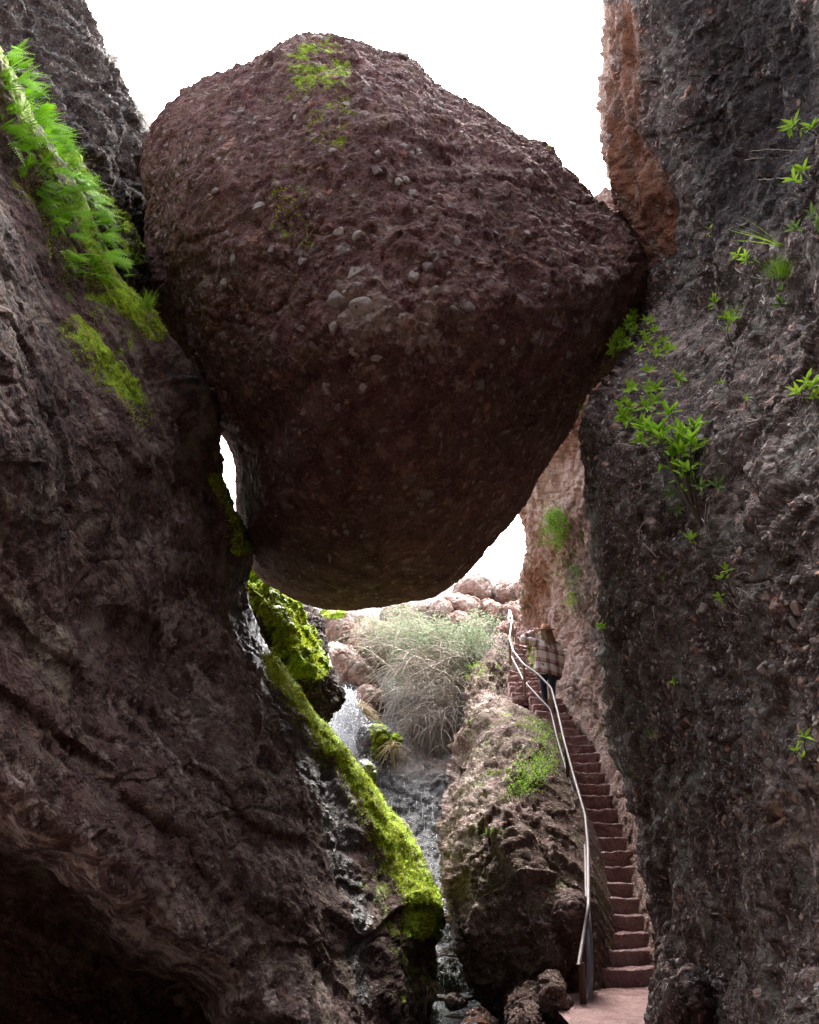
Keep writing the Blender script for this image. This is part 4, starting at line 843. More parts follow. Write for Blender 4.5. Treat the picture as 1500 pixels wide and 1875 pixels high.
def post(x0, y0, x1, y1, tab=RT, mat='rust', par=None, r=.03, dd=0):
    a = P(x0, y0, rd(tab, y0)+dd); vb = (y1-937.5)/F
    # straight down from a to the pixel row y1
    yy = a[1]; s_ = (SP-vb*CP)/(CP+vb*SP); b = a.copy(); b[2] = EYE+s_*yy
    tubes('post', [(np.array([a, b]), r)], M[mat], par, 10)
post(1037, 1372, 1042, 1478, RT, 'rust', hr); post(1009, 1262, 1009, 1330, RT, 'palepipe', hr); post(959, 1219, 962, 1280, RT, 'palepipe', hr); post(933, 1172, 934, 1218, RT, 'palepipe', hr)
hr2 = empty('upper_handrail', P(935, 1185, 22.5), 'short thin railing zigzagging at the very top of the stairs', 'handrail')
def q3(*a): return np.array([P(*p) for p in a])
tubes('rail', [(bentpipe(q3((938, 1132, 22.9), (933, 1117, 24.0), (931, 1134, 23.0), (934, 1152, 22.6))), .026)], M['palepipe'], hr2, 8)
tubes('rail', [(bentpipe(q3((937, 1134, 22.8), (943, 1150, 22.5), (949, 1174, 21.8))), .022)], M['palepipe'], hr2, 8)
tubes('rail', [(q3((926, 1135, 24.5), (934, 1117, 24.2)), .02)], M['palepipe'], hr2, 8)
for x, y0, y1, d in ((931, 1133, 1152, 23), (934, 1140, 1168, 22.6), (939, 1140, 1175, 22.4), (944, 1150, 1178, 22.2), (948, 1168, 1176, 21.8), (926, 1134, 1146, 24.5), (912, 1140, 1148, 25)):
    tubes('post', [(q3((x, y0, d), (x+1, y1, d)), .022)], M['palepipe'], hr2, 8)
# ------------------------------------------------------------------ person on the stairs
n = NT('skin'); M['skin'] = n.set(col=(.50, .27, .19), rough=.55, sss=.08)
n = NT('jeans'); f = n.noise(60, 3); M['jeans'] = n.set(col=n.mix(f, (.010, .016, .035), (.022, .035, .07)), rough=.9)
M['boot'] = plain('boot_leather', (.03, .02, .018), .6)
n = NT('hair'); f = n.noise(30, 4, .6, vec=n.map((1, 1, .1))); M['hair'] = n.set(col=n.mix(f, (.045, .022, .013), (.26, .15, .085)), rough=.5)
M['felt'] = plain('felt', (.40, .21, .13), .9, 0, .15, 60); M['band'] = plain('hat_band', (.012, .01, .01), .7)
n = NT('plaid_flannel'); sx = n.t.nodes.new('ShaderNodeSeparateXYZ'); n.t.links.new(n.tc.outputs['Object'], sx.inputs[0])
def fr(s, per, ph): return n.math('FRACT', n.math('ADD', n.math('DIVIDE', s, per), ph))
gx_ = n.math('ADD', sx.outputs[0], n.math('MULTIPLY', sx.outputs[2], .04)); gz_ = n.math('ADD', sx.outputs[2], n.math('MULTIPLY', sx.outputs[0], .28))
def band_(v, c, w): return n.math('LESS_THAN', n.math('ABSOLUTE', n.math('SUBTRACT', v, c)), w)
X1, Z1 = fr(gx_, .2, .35), fr(gz_, .25, .2)
br = n.math('MULTIPLY', n.math('ADD', band_(X1, .5, .22), band_(Z1, .5, .2)), .5)
col = n.mix(br, (.62, .58, .61), (.17, .06, .052))
col = n.mix(n.math('MAXIMUM', band_(X1, .5, .028), band_(Z1, .36, .035)), col, (.035, .02, .025))
M['plaid'] = n.set(col=n.mix(n.math('MULTIPLY', n.noise(9, 4), .35), col, (.24, .16, .16)), rough=.95)
foot = stair_pt(20, 1011)+np.array([0, .13, 0]); foot[2] += -.01
K = 1.06
def L(p): return foot+np.array(p, float)*K
pe = empty('person', foot, 'person in a brown hat, plaid shirt and dark jeans climbing the stairs, seen from behind', 'person')
def skin_obj(name, verts, edges, radii, mat, parent, lvl=2):
    me = bpy.data.meshes.new('tmp'); me.from_pydata([tuple(L(v)-foot) for v in verts], edges, []); o = bpy.data.objects.new('tmp', me); C.objects.link(o)
    md = o.modifiers.new('s', 'SKIN'); md.use_smooth_shade = True
    for i, r in enumerate(radii):
        r = r if isinstance(r, tuple) else (r, r); me.skin_vertices[0].data[i].radius = (r[0]*K, r[1]*K)
    me.skin_vertices[0].data[0].use_root = True
    sb = o.modifiers.new('b', 'SUBSURF'); sb.levels = sb.render_levels = lvl
    dg = bpy.context.evaluated_depsgraph_get(); m2 = bpy.data.meshes.new_from_object(o.evaluated_get(dg)); m2.name = name
    bpy.data.objects.remove(o); m2.materials.clear(); m2.materials.append(mat)
    o = bpy.data.objects.new(name, m2); C.objects.link(o); o.parent = parent; o['_o'] = [float(a) for a in foot]; return o
bv = [(0, 0, .95), (0, .01, 1.12), (0, .02, 1.30), (0, .02, 1.42), (.01, .03, 1.50), (.015, .04, 1.56), (.02, .05, 1.64), (.02, .05, 1.72),
      (-.17, .02, 1.41), (-.33, .02, 1.46), (-.47, .04, 1.50), (-.37, .10, 1.60), (-.245, .14, 1.685),
      (.17, .02, 1.41), (.23, .0, 1.27), (.255, -.01, 1.13), (.26, .02, 1.0), (.255, .05, .86),
      (-.09, 0, .90), (-.09, .12, .72), (-.085, .20, .60), (-.06, .26, .42), (-.05, .30, .27), (-.05, .38, .24),
      (.09, 0, .90), (.07, .02, .66), (.055, .03, .48), (.05, .0, .26), (.045, -.03, .08), (.05, .08, .045)]
be = [(0, 1), (1, 2), (2, 3), (3, 4), (4, 5), (5, 6), (6, 7), (3, 8), (8, 9), (9, 10), (10, 11), (11, 12), (3, 13), (13, 14), (14, 15), (15, 16), (16, 17), (0, 18), (18, 19), (19, 20), (20, 21), (21, 22), (22, 23), (0, 24), (24, 25), (25, 26), (26, 27), (27, 28), (28, 29)]
brd = [(.15, .11), (.12, .10), (.14, .11), (.10, .09), .055, .07, .095, .075, .065, .05, .042, .038, .028, .065, .05, .042, .038, .028, .09, .075, .06, .05, .04, .035, .09, .075, .06, .05, .04, .035]
# hands: palm and five fingers each, grown from the wrist
def hand(w, dr, side, spread):
    w = np.array(w, float); dr = np.array(dr, float); dr /= np.linalg.norm(dr); side = np.array(side, float); side -= dr*np.dot(side, dr); side /= np.linalg.norm(side); nrm = np.cross(dr, side)
    i0 = len(bv); bv.append(tuple(w+dr*.055)); brd.append((.032, .018)); be.append((HW, i0))
    for k, ln in enumerate((.065, .078, .072, .055)):
        o = (k-1.5)*.02*spread; a = w+dr*.085+side*o
        p1, p2, p3 = a, a+dr*ln*.5+nrm*.006, a+dr*ln*.85+nrm*.028
        j = len(bv); bv.extend([tuple(p1), tuple(p2), tuple(p3)]); brd.extend([.011, .0095, .008]); be.extend([(i0, j), (j, j+1), (j+1, j+2)])
    j = len(bv); bv.extend([tuple(w+dr*.035-side*.04+nrm*.008), tuple(w+dr*.075-side*.052+nrm*.02)]); brd.extend([.012, .009]); be.extend([(i0, j), (j, j+1)])
HW = 12; hand((-.245, .14, 1.685), (.75, .25, .35), (0, .6, -.8), 1)
HW = 17; hand((.255, .05, .86), (0, .12, -1), (0, 1, .1), 1)
body = skin_obj('body', bv, be, brd, M['skin'], pe)
# jeans follow the legs
jv = [bv[i] for i in (0, 18, 19, 20, 21, 22, 24, 25, 26, 27, 28)]; jv[5] = (-.05, .30, .29); jv[10] = (.045, -.03, .10)
je = [(0, 1), (1, 2), (2, 3), (3, 4), (4, 5), (0, 6), (6, 7), (7, 8), (8, 9), (9, 10)]
skin_obj('jeans', jv, je, [(.13, .10), .10, .092, .075, .064, .052, .105, .092, .075, .064, .052], M['jeans'], pe)
for (a, b, c) in (((-.05, .29, .33), (-.05, .30, .245), (-.05, .42, .235)), ((.045, -.03, .13), (.045, -.03, .05), (.05, .10, .035))):
    skin_obj('boot', [a, b, c], [(0, 1), (1, 2)], [.055, .052, .042], M['boot'], pe)
# shirt: torso with a flared hem, sleeves
th = np.linspace(0, 2*math.pi, 40, endpoint=False); R = []
PROF = [(1.50, .055, .055), (1.475, .09, .07), (1.45, .15, .09), (1.40, .215, .115), (1.32, .235, .14), (1.2, .24, .15), (1.08, .245, .155), (.95, .26, .165), (.84, .27, .175), (.74, .265, .175), (.715, .25, .165), (.75, .235, .15)]
for k, (z, a, b) in enumerate(PROF):
    fold = 1+.05*np.sin(th*7+z*5)*sst(1.45, 1.0, np.array(z))
    R.append(np.stack([a*np.cos(th)*fold, .02+b*np.sin(th)*fold, z+.04*np.cos(th*1+2.4)*(z < .9)+0*th], -1))
R = np.array(R); tz = np.linspace(0, len(R)-1, 60); G = catmull(R, tz); G += (fbm(G*7, 3, 3)*.012)[..., None]*np.array([1, 1, 0])
G = np.concatenate([G, G[:, :1]], 1); V1 = L(G.reshape(-1, 3)); F1 = [gridfaces(60, 41)]
def sleeve(pts, rad):
    pts = catmull(np.array(pts, float), np.linspace(0, len(pts)-1, 24)); rad = np.interp(np.linspace(0, 1, 24), np.linspace(0, 1, len(rad)), rad)
    rad = rad*(1+.09*np.sin(np.arange(24)*1.5)); return (L(pts), rad*K)
V2, F2 = tube_mesh([sleeve([(-.12, .02, 1.40), (-.20, .02, 1.425), (-.33, .02, 1.455), (-.465, .04, 1.505), (-.37, .10, 1.60), (-.265, .135, 1.672)], [.085, .095, .085, .08, .068, .048]),
                    sleeve([(.12, .02, 1.40), (.19, .02, 1.38), (.245, 0, 1.27), (.27, -.01, 1.13), (.275, .02, 1.0), (.265, .045, .88)], [.085, .09, .08, .075, .068, .052])], 16)
mesh('shirt', np.concatenate([V1, V2]), F1+[f+len(V1) for f in F2], M['plaid'], True, None, pe)
# hair
r_ = np.random.default_rng(5); hp = []
for k in range(150):
    a = r_.uniform(math.pi*.95, math.pi*2.05); x0 = .02+.09*math.cos(a); y0 = .05+.10*math.sin(a); z1 = r_.uniform(1.12, 1.34); sp = r_.uniform(1.0, 2.0)
    t = np.linspace(0, 1, 10); x = .02+(x0-.02)*(1+t*(sp-1))+.035*t+.012*np.sin(t*14+k); y = y0*(1)+(-.06)*t+.01*np.cos(t*12+k); z = 1.70+(z1-1.70)*t
    hp.append((L(np.stack([x, y, z], -1)), np.interp(t, [0, .5, 1], [.018, .016, .004])))
Vh, Fh = tube_mesh(hp, 5)
V0 = L(CS_V*np.array([.105, .112, .12])+np.array([.02, .045, 1.65]))
mesh('hair', np.concatenate([Vh, V0]), Fh+[CS_F+len(Vh)], M['hair'], True, None, pe)
# hat
def lathe(prof, c, tilt, nseg=40, oval=(1, 1)):
    t = np.linspace(0, 2*math.pi, nseg+1); G = np.array([[(r*math.cos(a)*oval[0], r*math.sin(a)*oval[1], z) for a in t] for r, z in prof])
    ca, sa = math.cos(tilt), math.sin(tilt); G = np.stack([G[..., 0], G[..., 1]*ca-G[..., 2]*sa, G[..., 1]*sa+G[..., 2]*ca], -1); return G+np.array(c), gridfaces(len(prof), nseg+1)
hc = (.02, .055, 1.70)
G, f_ = lathe([(.0, .105), (.04, .108), (.075, .128), (.093, .118), (.103, .06), (.112, .012), (.125, .004), (.155, .006), (.175, .018), (.177, .012), (.155, -.002), (.11, -.006), (.0, -.004)], hc, .10, 40, (.95, 1.1))
G[0:4, :, 2] -= (.035*np.exp(-((G[0:4, :, 0]-.02)/.03)**2)); ht = mesh('hat', L(G.reshape(-1, 3)), [f_], M['felt'], True, None, pe)
G, f_ = lathe([(.1115, .014), (.1135, .02), (.108, .045), (.106, .046)], hc, .10, 40, (.95, 1.1)); mesh('hat_band', L(G.reshape(-1, 3)), [f_], M['band'], True, None, ht)
# ------------------------------------------------------------------ plants
M['fern'] = leaf_mat('fern_leaf', (.12, .31, .008), (.34, .64, .018), 5)
M['leaf'] = leaf_mat('glossy_leaf', (.18, .38, .02), (.42, .64, .07), 9)
M['dullleaf'] = leaf_mat('dull_leaf', (.07, .13, .03), (.20, .30, .09), 9)
M['sage'] = leaf_mat('sage_leaf', (.16, .22, .13), (.42, .48, .32), 5, .3)
M['grass'] = leaf_mat('grass_blade', (.14, .28, .02), (.38, .55, .07), 8)
M['feather'] = leaf_mat('feathery_leaf', (.17, .36, .04), (.38, .60, .10), 5)
M['drygrass'] = leaf_mat('dry_grass', (.22, .17, .09), (.42, .35, .20), 8)
M['greyshrub'] = leaf_mat('grey_stems', (.20, .165, .14), (.34, .29, .25), 9, .1)
M['mossblade'] = leaf_mat('moss_tuft', (.22, .27, .012), (.50, .56, .04), 2.5, .2)
def unit(a): a = np.asarray(a, float); return a/(np.linalg.norm(a)+1e-9)
class Tri:
    def __init__(s): s.V = []; s.Q = []; s.n = 0
    def leaf(s, p, d, up, ln, w, droop=.25):
        """pointed leaf of two rows of quads folded on its midrib"""
        d = unit(d); side = unit(np.cross(d, up)); nn = np.cross(side, d)
        t = np.array([0, .3, .65, 1.]); ww = np.array([.12, 1., .8, .04])*w*.5; mid = p+np.outer(t*ln, d)-np.outer(t*t*droop*ln, np.array([0, 0, 1]))
        a = mid+side*ww[:, None]+nn*.25*ww[:, None]; b = mid-side*ww[:, None]+nn*.25*ww[:, None]
        s.V += [mid, a, b]; i = s.n
        for k in range(3): s.Q += [(i+k, i+4+k, i+5+k, i+1+k), (i+k, i+1+k, i+9+k, i+8+k)]
        s.n += 12
    def blade(s, p, d, ln, w, droop=.5, seg=4, g=(0, 0, -1)):
        d = unit(d); side = unit(np.cross(d, (RNG.normal(), RNG.normal(), RNG.normal()))); t = np.linspace(0, 1, seg+1)
        mid = p+np.outer(t*ln, d)+np.outer(t*t*droop*ln, np.array(g, float)); ww = w*.5*(1-t**2*.92)
        s.V += [mid+side*ww[:, None], mid-side*ww[:, None]]; i = s.n; m = seg+1
        for k in range(seg): s.Q.append((i+k, i+k+1, i+m+k+1, i+m+k))
        s.n += 2*m
    def quadleaf(s, P_, D, ln, w):
        """many small diamond leaves at once: P_ (n,3), D (n,3)"""
        n_ = len(P_); D = D/(np.linalg.norm(D, axis=1, keepdims=True)+1e-9); sd = np.cross(D, RNG.normal(size=(n_, 3))); sd /= np.linalg.norm(sd, axis=1, keepdims=True)+1e-9
        ln = np.broadcast_to(ln, (n_,))[:, None]; w = np.broadcast_to(w, (n_,))[:, None]
        v = np.stack([P_, P_+D*ln*.5+sd*w*.5, P_+D*ln, P_+D*ln*.5-sd*w*.5], 1).reshape(-1, 3); s.V.append(v)
        s.Q.append(np.arange(4*n_).reshape(n_, 4)+s.n); s.n += 4*n_
    def build(s, name, mat, parent=None, **k):
        Q = np.concatenate([np.atleast_2d(np.array(q)) for q in s.Q]); return mesh(name, np.concatenate(s.V), [Q], mat, False, None, parent, **k)
# --- moss: short tufts over the mossy parts of the rocks
def moss(rk_, fn, n_, name, ln=.035, w=.012, keep=.35, mat='mossblade', droop=.3):
    m = fn(rk_.G, rk_.N, rk_.px, rk_.py)['moss']; m = m*(.35+1.1*(fbm(rk_.G*2.4, 4, 7)+.45)); m = np.clip(m, 0, 1.2)
    vis = (rk_.px > -40) & (rk_.px < 1540) & (rk_.py > -40) & (rk_.py < 1915) & (m > keep)
    idx = np.argwhere(vis); k = RNG.integers(0, len(idx), n_*3); wts = m[idx[k, 0], idx[k, 1]]; k = k[RNG.random(len(k)) < wts][:n_]
    a, b = idx[k].T; G, N = rk_.G[a, b], rk_.N[a, b]; T = Tri()
    P_ = G+RNG.normal(size=G.shape)*.012; D = N*.8+RNG.normal(size=N.shape)*.55+np.array([0, 0, .15])
    T.quadleaf(P_-N*.005, D, ln*RNG.uniform(.5, 1.5, len(P_)), w)
    o = T.build(name, M[mat]); o['kind'] = 'stuff'; return o
moss(left, lambda V, N, px, py: {'moss': 1.25*line_mask(px, py, [(505, 1215), (560, 1300), (620, 1400), (680, 1480), (730, 1570), (770, 1650), (760, 1690)], 44)}, 24000, 'moss', .026, .014)
moss(left, lambda V, N, px, py: {'moss': .55*line_mask(px, py, [(130, 600), (170, 660), (230, 730), (255, 760)], 36)+.8*line_mask(px, py, [(235, 545), (270, 590), (285, 600)], 36)+.5*line_mask(px, py, [(60, 330), (140, 480), (190, 560)], 60)+line_mask(px, py, [(400, 880), (425, 960), (433, 1005)], 16)}, 9000, 'moss', .025, .011)
moss(mossslab, lambda V, N, px, py: {'moss': (1.2*line_mask(px, py, [(430, 1035), (500, 1100), (550, 1180), (565, 1215)], 50)+.9*line_mask(px, py, [(520, 1180), (560, 1225)], 34))*sst(1262, 1236, py)}, 9000, 'moss', .035, .018)
moss(boulder, lambda V, N, px, py: {'moss': .6*line_mask(px, py, [(590, 130), (600, 230)], 70)+.8*line_mask(px, py, [(530, 330), (520, 400), (545, 420)], 40)}, 700, 'moss', .03, .018, .5)
# --- ferns
def frond(T, p, d, up, ln):
    d = unit(d); side = unit(np.cross(d, up)); nn = np.cross(side, d); NP = 10
    for k in range(NP):
        t = .12+.86*k/NP; base = p+d*t*ln-np.array([0, 0, 1])*.22*t*t*ln; wl = ln*.36*(1-t)**.75+.012
        for sg in (-1, 1):
            dd = unit(side*sg*.95+d*.35-nn*.05); m = max(3, int(5-k*.25)); 
            prev = None
            for j in range(m):     # toothed pinna
                u0, u1 = j/m, (j+1)/m; w0 = wl*.15*(1-u0*.75); q = base+dd*wl*u0; e = base+dd*wl*u1; mid = base+dd*wl*(u0+u1)*.5
                T.V.append(np.array([q, mid+d*w0, e, mid-d*w0])); T.Q.append((T.n, T.n+1, T.n+2, T.n+3)); T.n += 4
    t = np.linspace(0, 1, 5); mid = p+np.outer(t*ln, d)-np.outer(t*t*.22*ln, [0, 0, 1]); w = .004
    T.V += [mid+side*w, mid-side*w]
    for k in range(4): T.Q.append((T.n+k, T.n+k+1, T.n+5+k+1, T.n+5+k))
    T.n += 10
ftemp = []
for v in range(6):
    T = Tri(); rr = np.random.default_rng(v+60)
    for k in range(3):
        a = rr.uniform(-.5, .9); frond(T, np.zeros(3)+rr.normal(size=3)*.02, (.95*math.cos(a), -.35+.3*math.sin(a), -.05+rr.uniform(-.3, .25)), (.1+rr.normal()*.15, -.85, .55), rr.uniform(.26, .38))
    ftemp.append((np.concatenate(T.V), np.concatenate([np.atleast_2d(q) for q in T.Q])))
r_ = np.random.default_rng(9); fm = {}
def put_fern(x, y, s):
    v = r_.integers(0, 6); p, nn = at_px(left, x, y); p = p+nn*.10
    if v not in fm:
        o = mesh('fern', ftemp[v][0], [ftemp[v][1]], M['fern'], False, None, None, (0, 0, 0)); fm[v] = o
    else: o = fm[v].copy(); C.objects.link(o)
    o.location = tuple(p); o.rotation_euler = (r_.normal()*.15, r_.normal()*.15, r_.normal()*.35); o.scale = (s,)*3
    tag(o, 'bright green fern with toothed triangular fronds on the mossy edge of the slanting slab', 'fern', 'ferns on the mossy slab edge')
FL = [(-12, 220), (30, 310), (65, 390), (100, 460), (128, 515)]; FR = [(10, 100), (72, 200), (124, 290), (172, 380), (218, 490)]
pl = []
for k in range(1600):
    t = r_.random()*4; i = min(3, int(t)); f = t-i; s = r_.random()**.75; a = np.array(FL[i])*(1-f)+np.array(FL[i+1])*f; b = np.array(FR[i])*(1-f)+np.array(FR[i+1])*f; q = a*(1-s)+b*s
    if all(np.hypot(*(q-o)) > 11 for o in pl): pl.append(q)
for k in range(46):
    t = r_.random()*4; i = min(3, int(t)); f = t-i; CL = [(8, 125), (52, 193), (92, 266), (140, 340), (178, 402)]; q = np.array(CL[i])*(1-f)+np.array(CL[i+1])*f
    pl.append(q+r_.normal(size=2)*5)
for q in pl: put_fern(q[0]-4, q[1], r_.uniform(.75, 1.1))
for q in [(132, 515), (140, 530), (195, 505), (205, 520), (200, 540), (178, 478), (186, 492), (215, 512), (50, 300), (30, 320), (15, 80)]: put_fern(q[0], q[1], .55)
# --- leafy plants in whorls
def whorl(T, c, ax, ln, n_=7, w=.24):
    ax = unit(ax)
    for k in range(n_):
        a = k*2.4+RNG.random(); e = unit(np.cross(ax, (1, .2, .3))); f = np.cross(ax, e); d = (math.cos(a)*e+math.sin(a)*f)*RNG.uniform(.6, 1)+ax*RNG.uniform(.3, 1.1)
        T.leaf(c+ax*RNG.uniform(0, .15)*ln, d, ax, ln*RNG.uniform(.7, 1.15), ln*w, .15)
def leafy(root, tips, ln, label, host, mat='leaf', n_=8, lift=.13, rad=.006, name='leafy_plant', group=None):
    """root/tips in photo pixels, rooted in host, stems arch out of the rock"""
    p0, nn = at_px(host, *root); e = empty(name, p0, label, 'plant', group); T = Tri(); ps = []; ln = ln*1.5
    if len(tips) > 8: tips = tips+[(x+RNG.normal()*11, y+RNG.normal()*9) for x, y in tips]+[(x+RNG.normal()*14, y+RNG.normal()*11) for x, y in tips[::2]]
    for (x, y) in tips:
        q, n2 = at_px(host, x, y); q = q+unit(n2+np.array([0, -.5, .2]))*lift*RNG.uniform(.6, 1.5); m = (p0+q)/2+unit(nn+np.array([0, -.3, .4]))*lift*.6
        t = np.linspace(0, 1, 9)[:, None]; s = (1-t)**2*p0+2*t*(1-t)*m+t*t*q; ps.append((s+fbm(s*9, 2)[:, None]*.012, np.linspace(rad, rad*.35, 9)))
        ax = unit(s[-1]-s[-3])+np.array([0, -.35, .55]); whorl(T, q, ax, ln, n_)
        for u in (5, 7): T.leaf(s[u], RNG.normal(size=3)+np.array([0, -.3, .3]), (0, -1, .5), ln*.7, ln*.2)
    tubes('stem', ps, M['bark'], e); T.build('leaves', M[mat], e); return e
leafy((1160, 650), [(1165, 555), (1152, 572), (1142, 580), (1130, 600), (1122, 622), (1148, 612), (1135, 640), (1150, 630), (1160, 590), (1140, 618), (1128, 655), (1168, 570)], .085, 'green leafy plant hanging where the wedged boulder meets the right cliff', right)
leafy((1195, 690), [(1200, 605), (1196, 622), (1190, 640), (1205, 652), (1225, 655), (1182, 648), (1195, 668), (1212, 640), (1185, 625), (1210, 612), (1172, 655), (1200, 680)], .085, 'dense small-leaved green plant just right of the boulder contact, above the curved cliff edge', right)
leafy((1290, 660), [(1285, 648), (1278, 652)], .14, 'single rosette of long narrow leaves alone on the dark cliff', right)
leafy((1345, 640), [(1315, 560), (1310, 588), (1335, 600), (1350, 618), (1328, 570)], .09, 'yellow-green plant with four leaf clusters beside the hanging grass on the cliff', right)
leafy((1400, 500), [(1370, 482), (1385, 485), (1378, 490)], .08, 'small yellowish plant left of the grass tuft high on the right cliff', right, n_=6)
leafy((1215, 800), [(1175, 708), (1190, 700), (1215, 725), (1200, 738), (1155, 735), (1160, 755), (1145, 768), (1127, 782), (1150, 780), (1165, 785), (1190, 785), (1205, 765), (1225, 735), (1135, 765), (1200, 820)], .105, 'wide straggling plant with bright leaf clusters above the curved cliff edge', right)
leafy((1285, 960), [(1228, 800), (1252, 808), (1260, 822), (1195, 816), (1250, 836), (1238, 850), (1276, 852), (1300, 836), (1315, 856), (1280, 868), (1262, 870), (1305, 882), (1212, 842), (1245, 880), (1270, 840)], .13, 'largest leafy plant on the cliff, dark branching stem and big bright leaves', right, rad=.012, lift=.16)
leafy((1270, 960), [(1240, 930), (1255, 938), (1232, 925)], .08, 'dull small plant low beside the stem of the largest leafy plant', right, 'dullleaf')
leafy((1300, 930), [(1308, 905), (1318, 908)], .08, 'faded leaf cluster above the hanging dry grass on the cliff', right, 'dullleaf')
leafy((1052, 790), [(1048, 745), (1050, 765), (1050, 780)], .075, 'thin sprig hanging at the right edge of the wedged boulder', boulder, n_=5, lift=.25)
leafy((1500, 760), [(1480, 720), (1494, 745), (1476, 735), (1498, 728)], .08, 'plant with dark green leaves at the right edge of the picture, halfway down the cliff', right, n_=6)
leafy((1505, 255), [(1475, 246), (1495, 232), (1490, 255)], .10, 'topmost leafy sprig at the right edge, on the darkest part of the cliff', right, n_=6)
leafy((1505, 345), [(1478, 335), (1470, 340), (1490, 330)], .09, 'second leafy sprig from the top at the right edge', right, n_=6)
leafy((1322, 458), [(1315, 438), (1318, 450), (1310, 446)], .07, 'tiny yellow-green sprig alone high on the cliff face', right, n_=5)
leafy((1495, 430), [(1492, 410), (1500, 425), (1470, 425)], .08, 'pale leafy sprig at the right edge above the grass tuft', right, 'dullleaf', n_=6)
leafy((1290, 1005), [(1288, 996), (1292, 1000)], .10, 'small rosette with dangling roots under the largest leafy plant', right, n_=6)
leafy((1295, 1055), [(1296, 1048)], .07, 'single tiny rosette below the one with dangling roots', right, n_=6)
leafy((1345, 1095), [(1338, 1085), (1352, 1078), (1345, 1090)], .06, 'pale green plant with long curling bare stems, lower middle of the cliff', right, 'grass', n_=6)
leafy((1262, 1262), [(1262, 1258)], .05, 'tiny two-leaved sprout beside a dark hole in the cliff', right, n_=4)
leafy((1340, 712), [(1338, 710)], .05, 'tiny sprout above the middle of the pebbly cliff', right, n_=4)
leafy((1392, 742), [(1390, 742)], .04, 'tiniest yellow sprout on the pebbly cliff, right of the other tiny one', right, n_=4)
leafy((1497, 1400), [(1490, 1398), (1500, 1400)], .05, 'dark green leaves at the lower right edge of the picture', right, n_=5)
leafy((1115, 1156), [(1112, 1150), (1118, 1152)], .05, 'small green rosette on the striated cliff edge level with the person', right, n_=7)
leafy((1450, 560), [(1445, 548), (1462, 552)], .08, 'dull green plant beside the grey knobs of the upper right cliff', right, 'dullleaf', n_=6)
# --- tufts of grass and feathery plants
def tuft(x, y, host, n_, ln, label, mat='grass', w=.006, droop=.5, spread=.7, up=(0, -.35, .9), rpx=(10, 5), name='grass_tuft', cat='grass', seg=4, lift=0.):
    p0, nn = at_px(host, x, y); T = Tri()
    for k in range(n_):
        p, n2 = at_px(host, x+RNG.normal()*rpx[0]*.5, y+RNG.normal()*rpx[1]*.5) if k % 4 == 0 else (p, n2)
        T.blade(p+RNG.normal(size=3)*.012+n2*lift, np.array(up)+n2*.4+RNG.normal(size=3)*spread*.6, ln*RNG.uniform(.5, 1.2), w, droop, seg)
    return tag(T.build(name, M[mat], origin=p0), label, cat, None, 'stuff' if n_ >= 250 else None)
tuft(1430, 505, right, 260, .22, 'bushy grass tuft high on the right cliff', w=.004, rpx=(22, 8), droop=.2)
tuft(1345, 575, right, 120, .18, 'thin hanging grass between two leafy plants on the right cliff', 'feather', w=.004, rpx=(20, 14))
tuft(1195, 1345, right, 90, .10, 'small bright grass tuft low on the pebbly cliff beside the stairs', rpx=(10, 4), w=.004)
tuft(1210, 1060, right, 60, .10, 'sparse grass tuft on the cliff right of the curved edge', 'feather', rpx=(12, 6), w=.004)
tuft(135, 300, left, 60, .3, 'wiry grass tuft sticking up behind the ferns', w=.006, rpx=(6, 4), droop=.15, lift=.05)
tuft(270, 565, left, 110, .3, 'tall sunlit grass tuft in the notch between slanting slab and wedged boulder', w=.009, rpx=(14, 6), droop=.2)
tuft(905, 1525, ridge, 200, .13, 'small round bright grass tuft midway down the outcrop', 'feather', rpx=(20, 6), w=.005)
tuft(960, 1520, ridge, 30, .08, 'tiny sparse tuft right of the round grass tuft', rpx=(8, 4))
tuft(885, 1595, ridge, 30, .08, 'tiny green tuft low on the outcrop', rpx=(6, 6))
tuft(818, 1545, ridge, 60, .16, 'yellowish grass tuft on the stream edge of the outcrop', 'drygrass', rpx=(6, 4))
tuft(1098, 1338, pink, 30, .09, 'tiny green tuft beside the middle steps', rpx=(5, 3))
tuft(882, 1225, ridge, 260, .22, 'low green grass on the upper crest of the outcrop', 'feather', rpx=(40, 14), w=.008)
tuft(905, 1170, gully, 300, .25, 'patch of vivid short grass on the slab left of the railing', rpx=(30, 8), w=.012)
tuft(820, 1152, gully, 300, .3, 'vivid green grass patch behind the top of the shrub', rpx=(34, 8), w=.014)
tuft(984, 1225, pink, 320, .28, 'vertical strip of bright grass beside the upper steps, behind the person', rpx=(8, 60), w=.012, droop=.6)
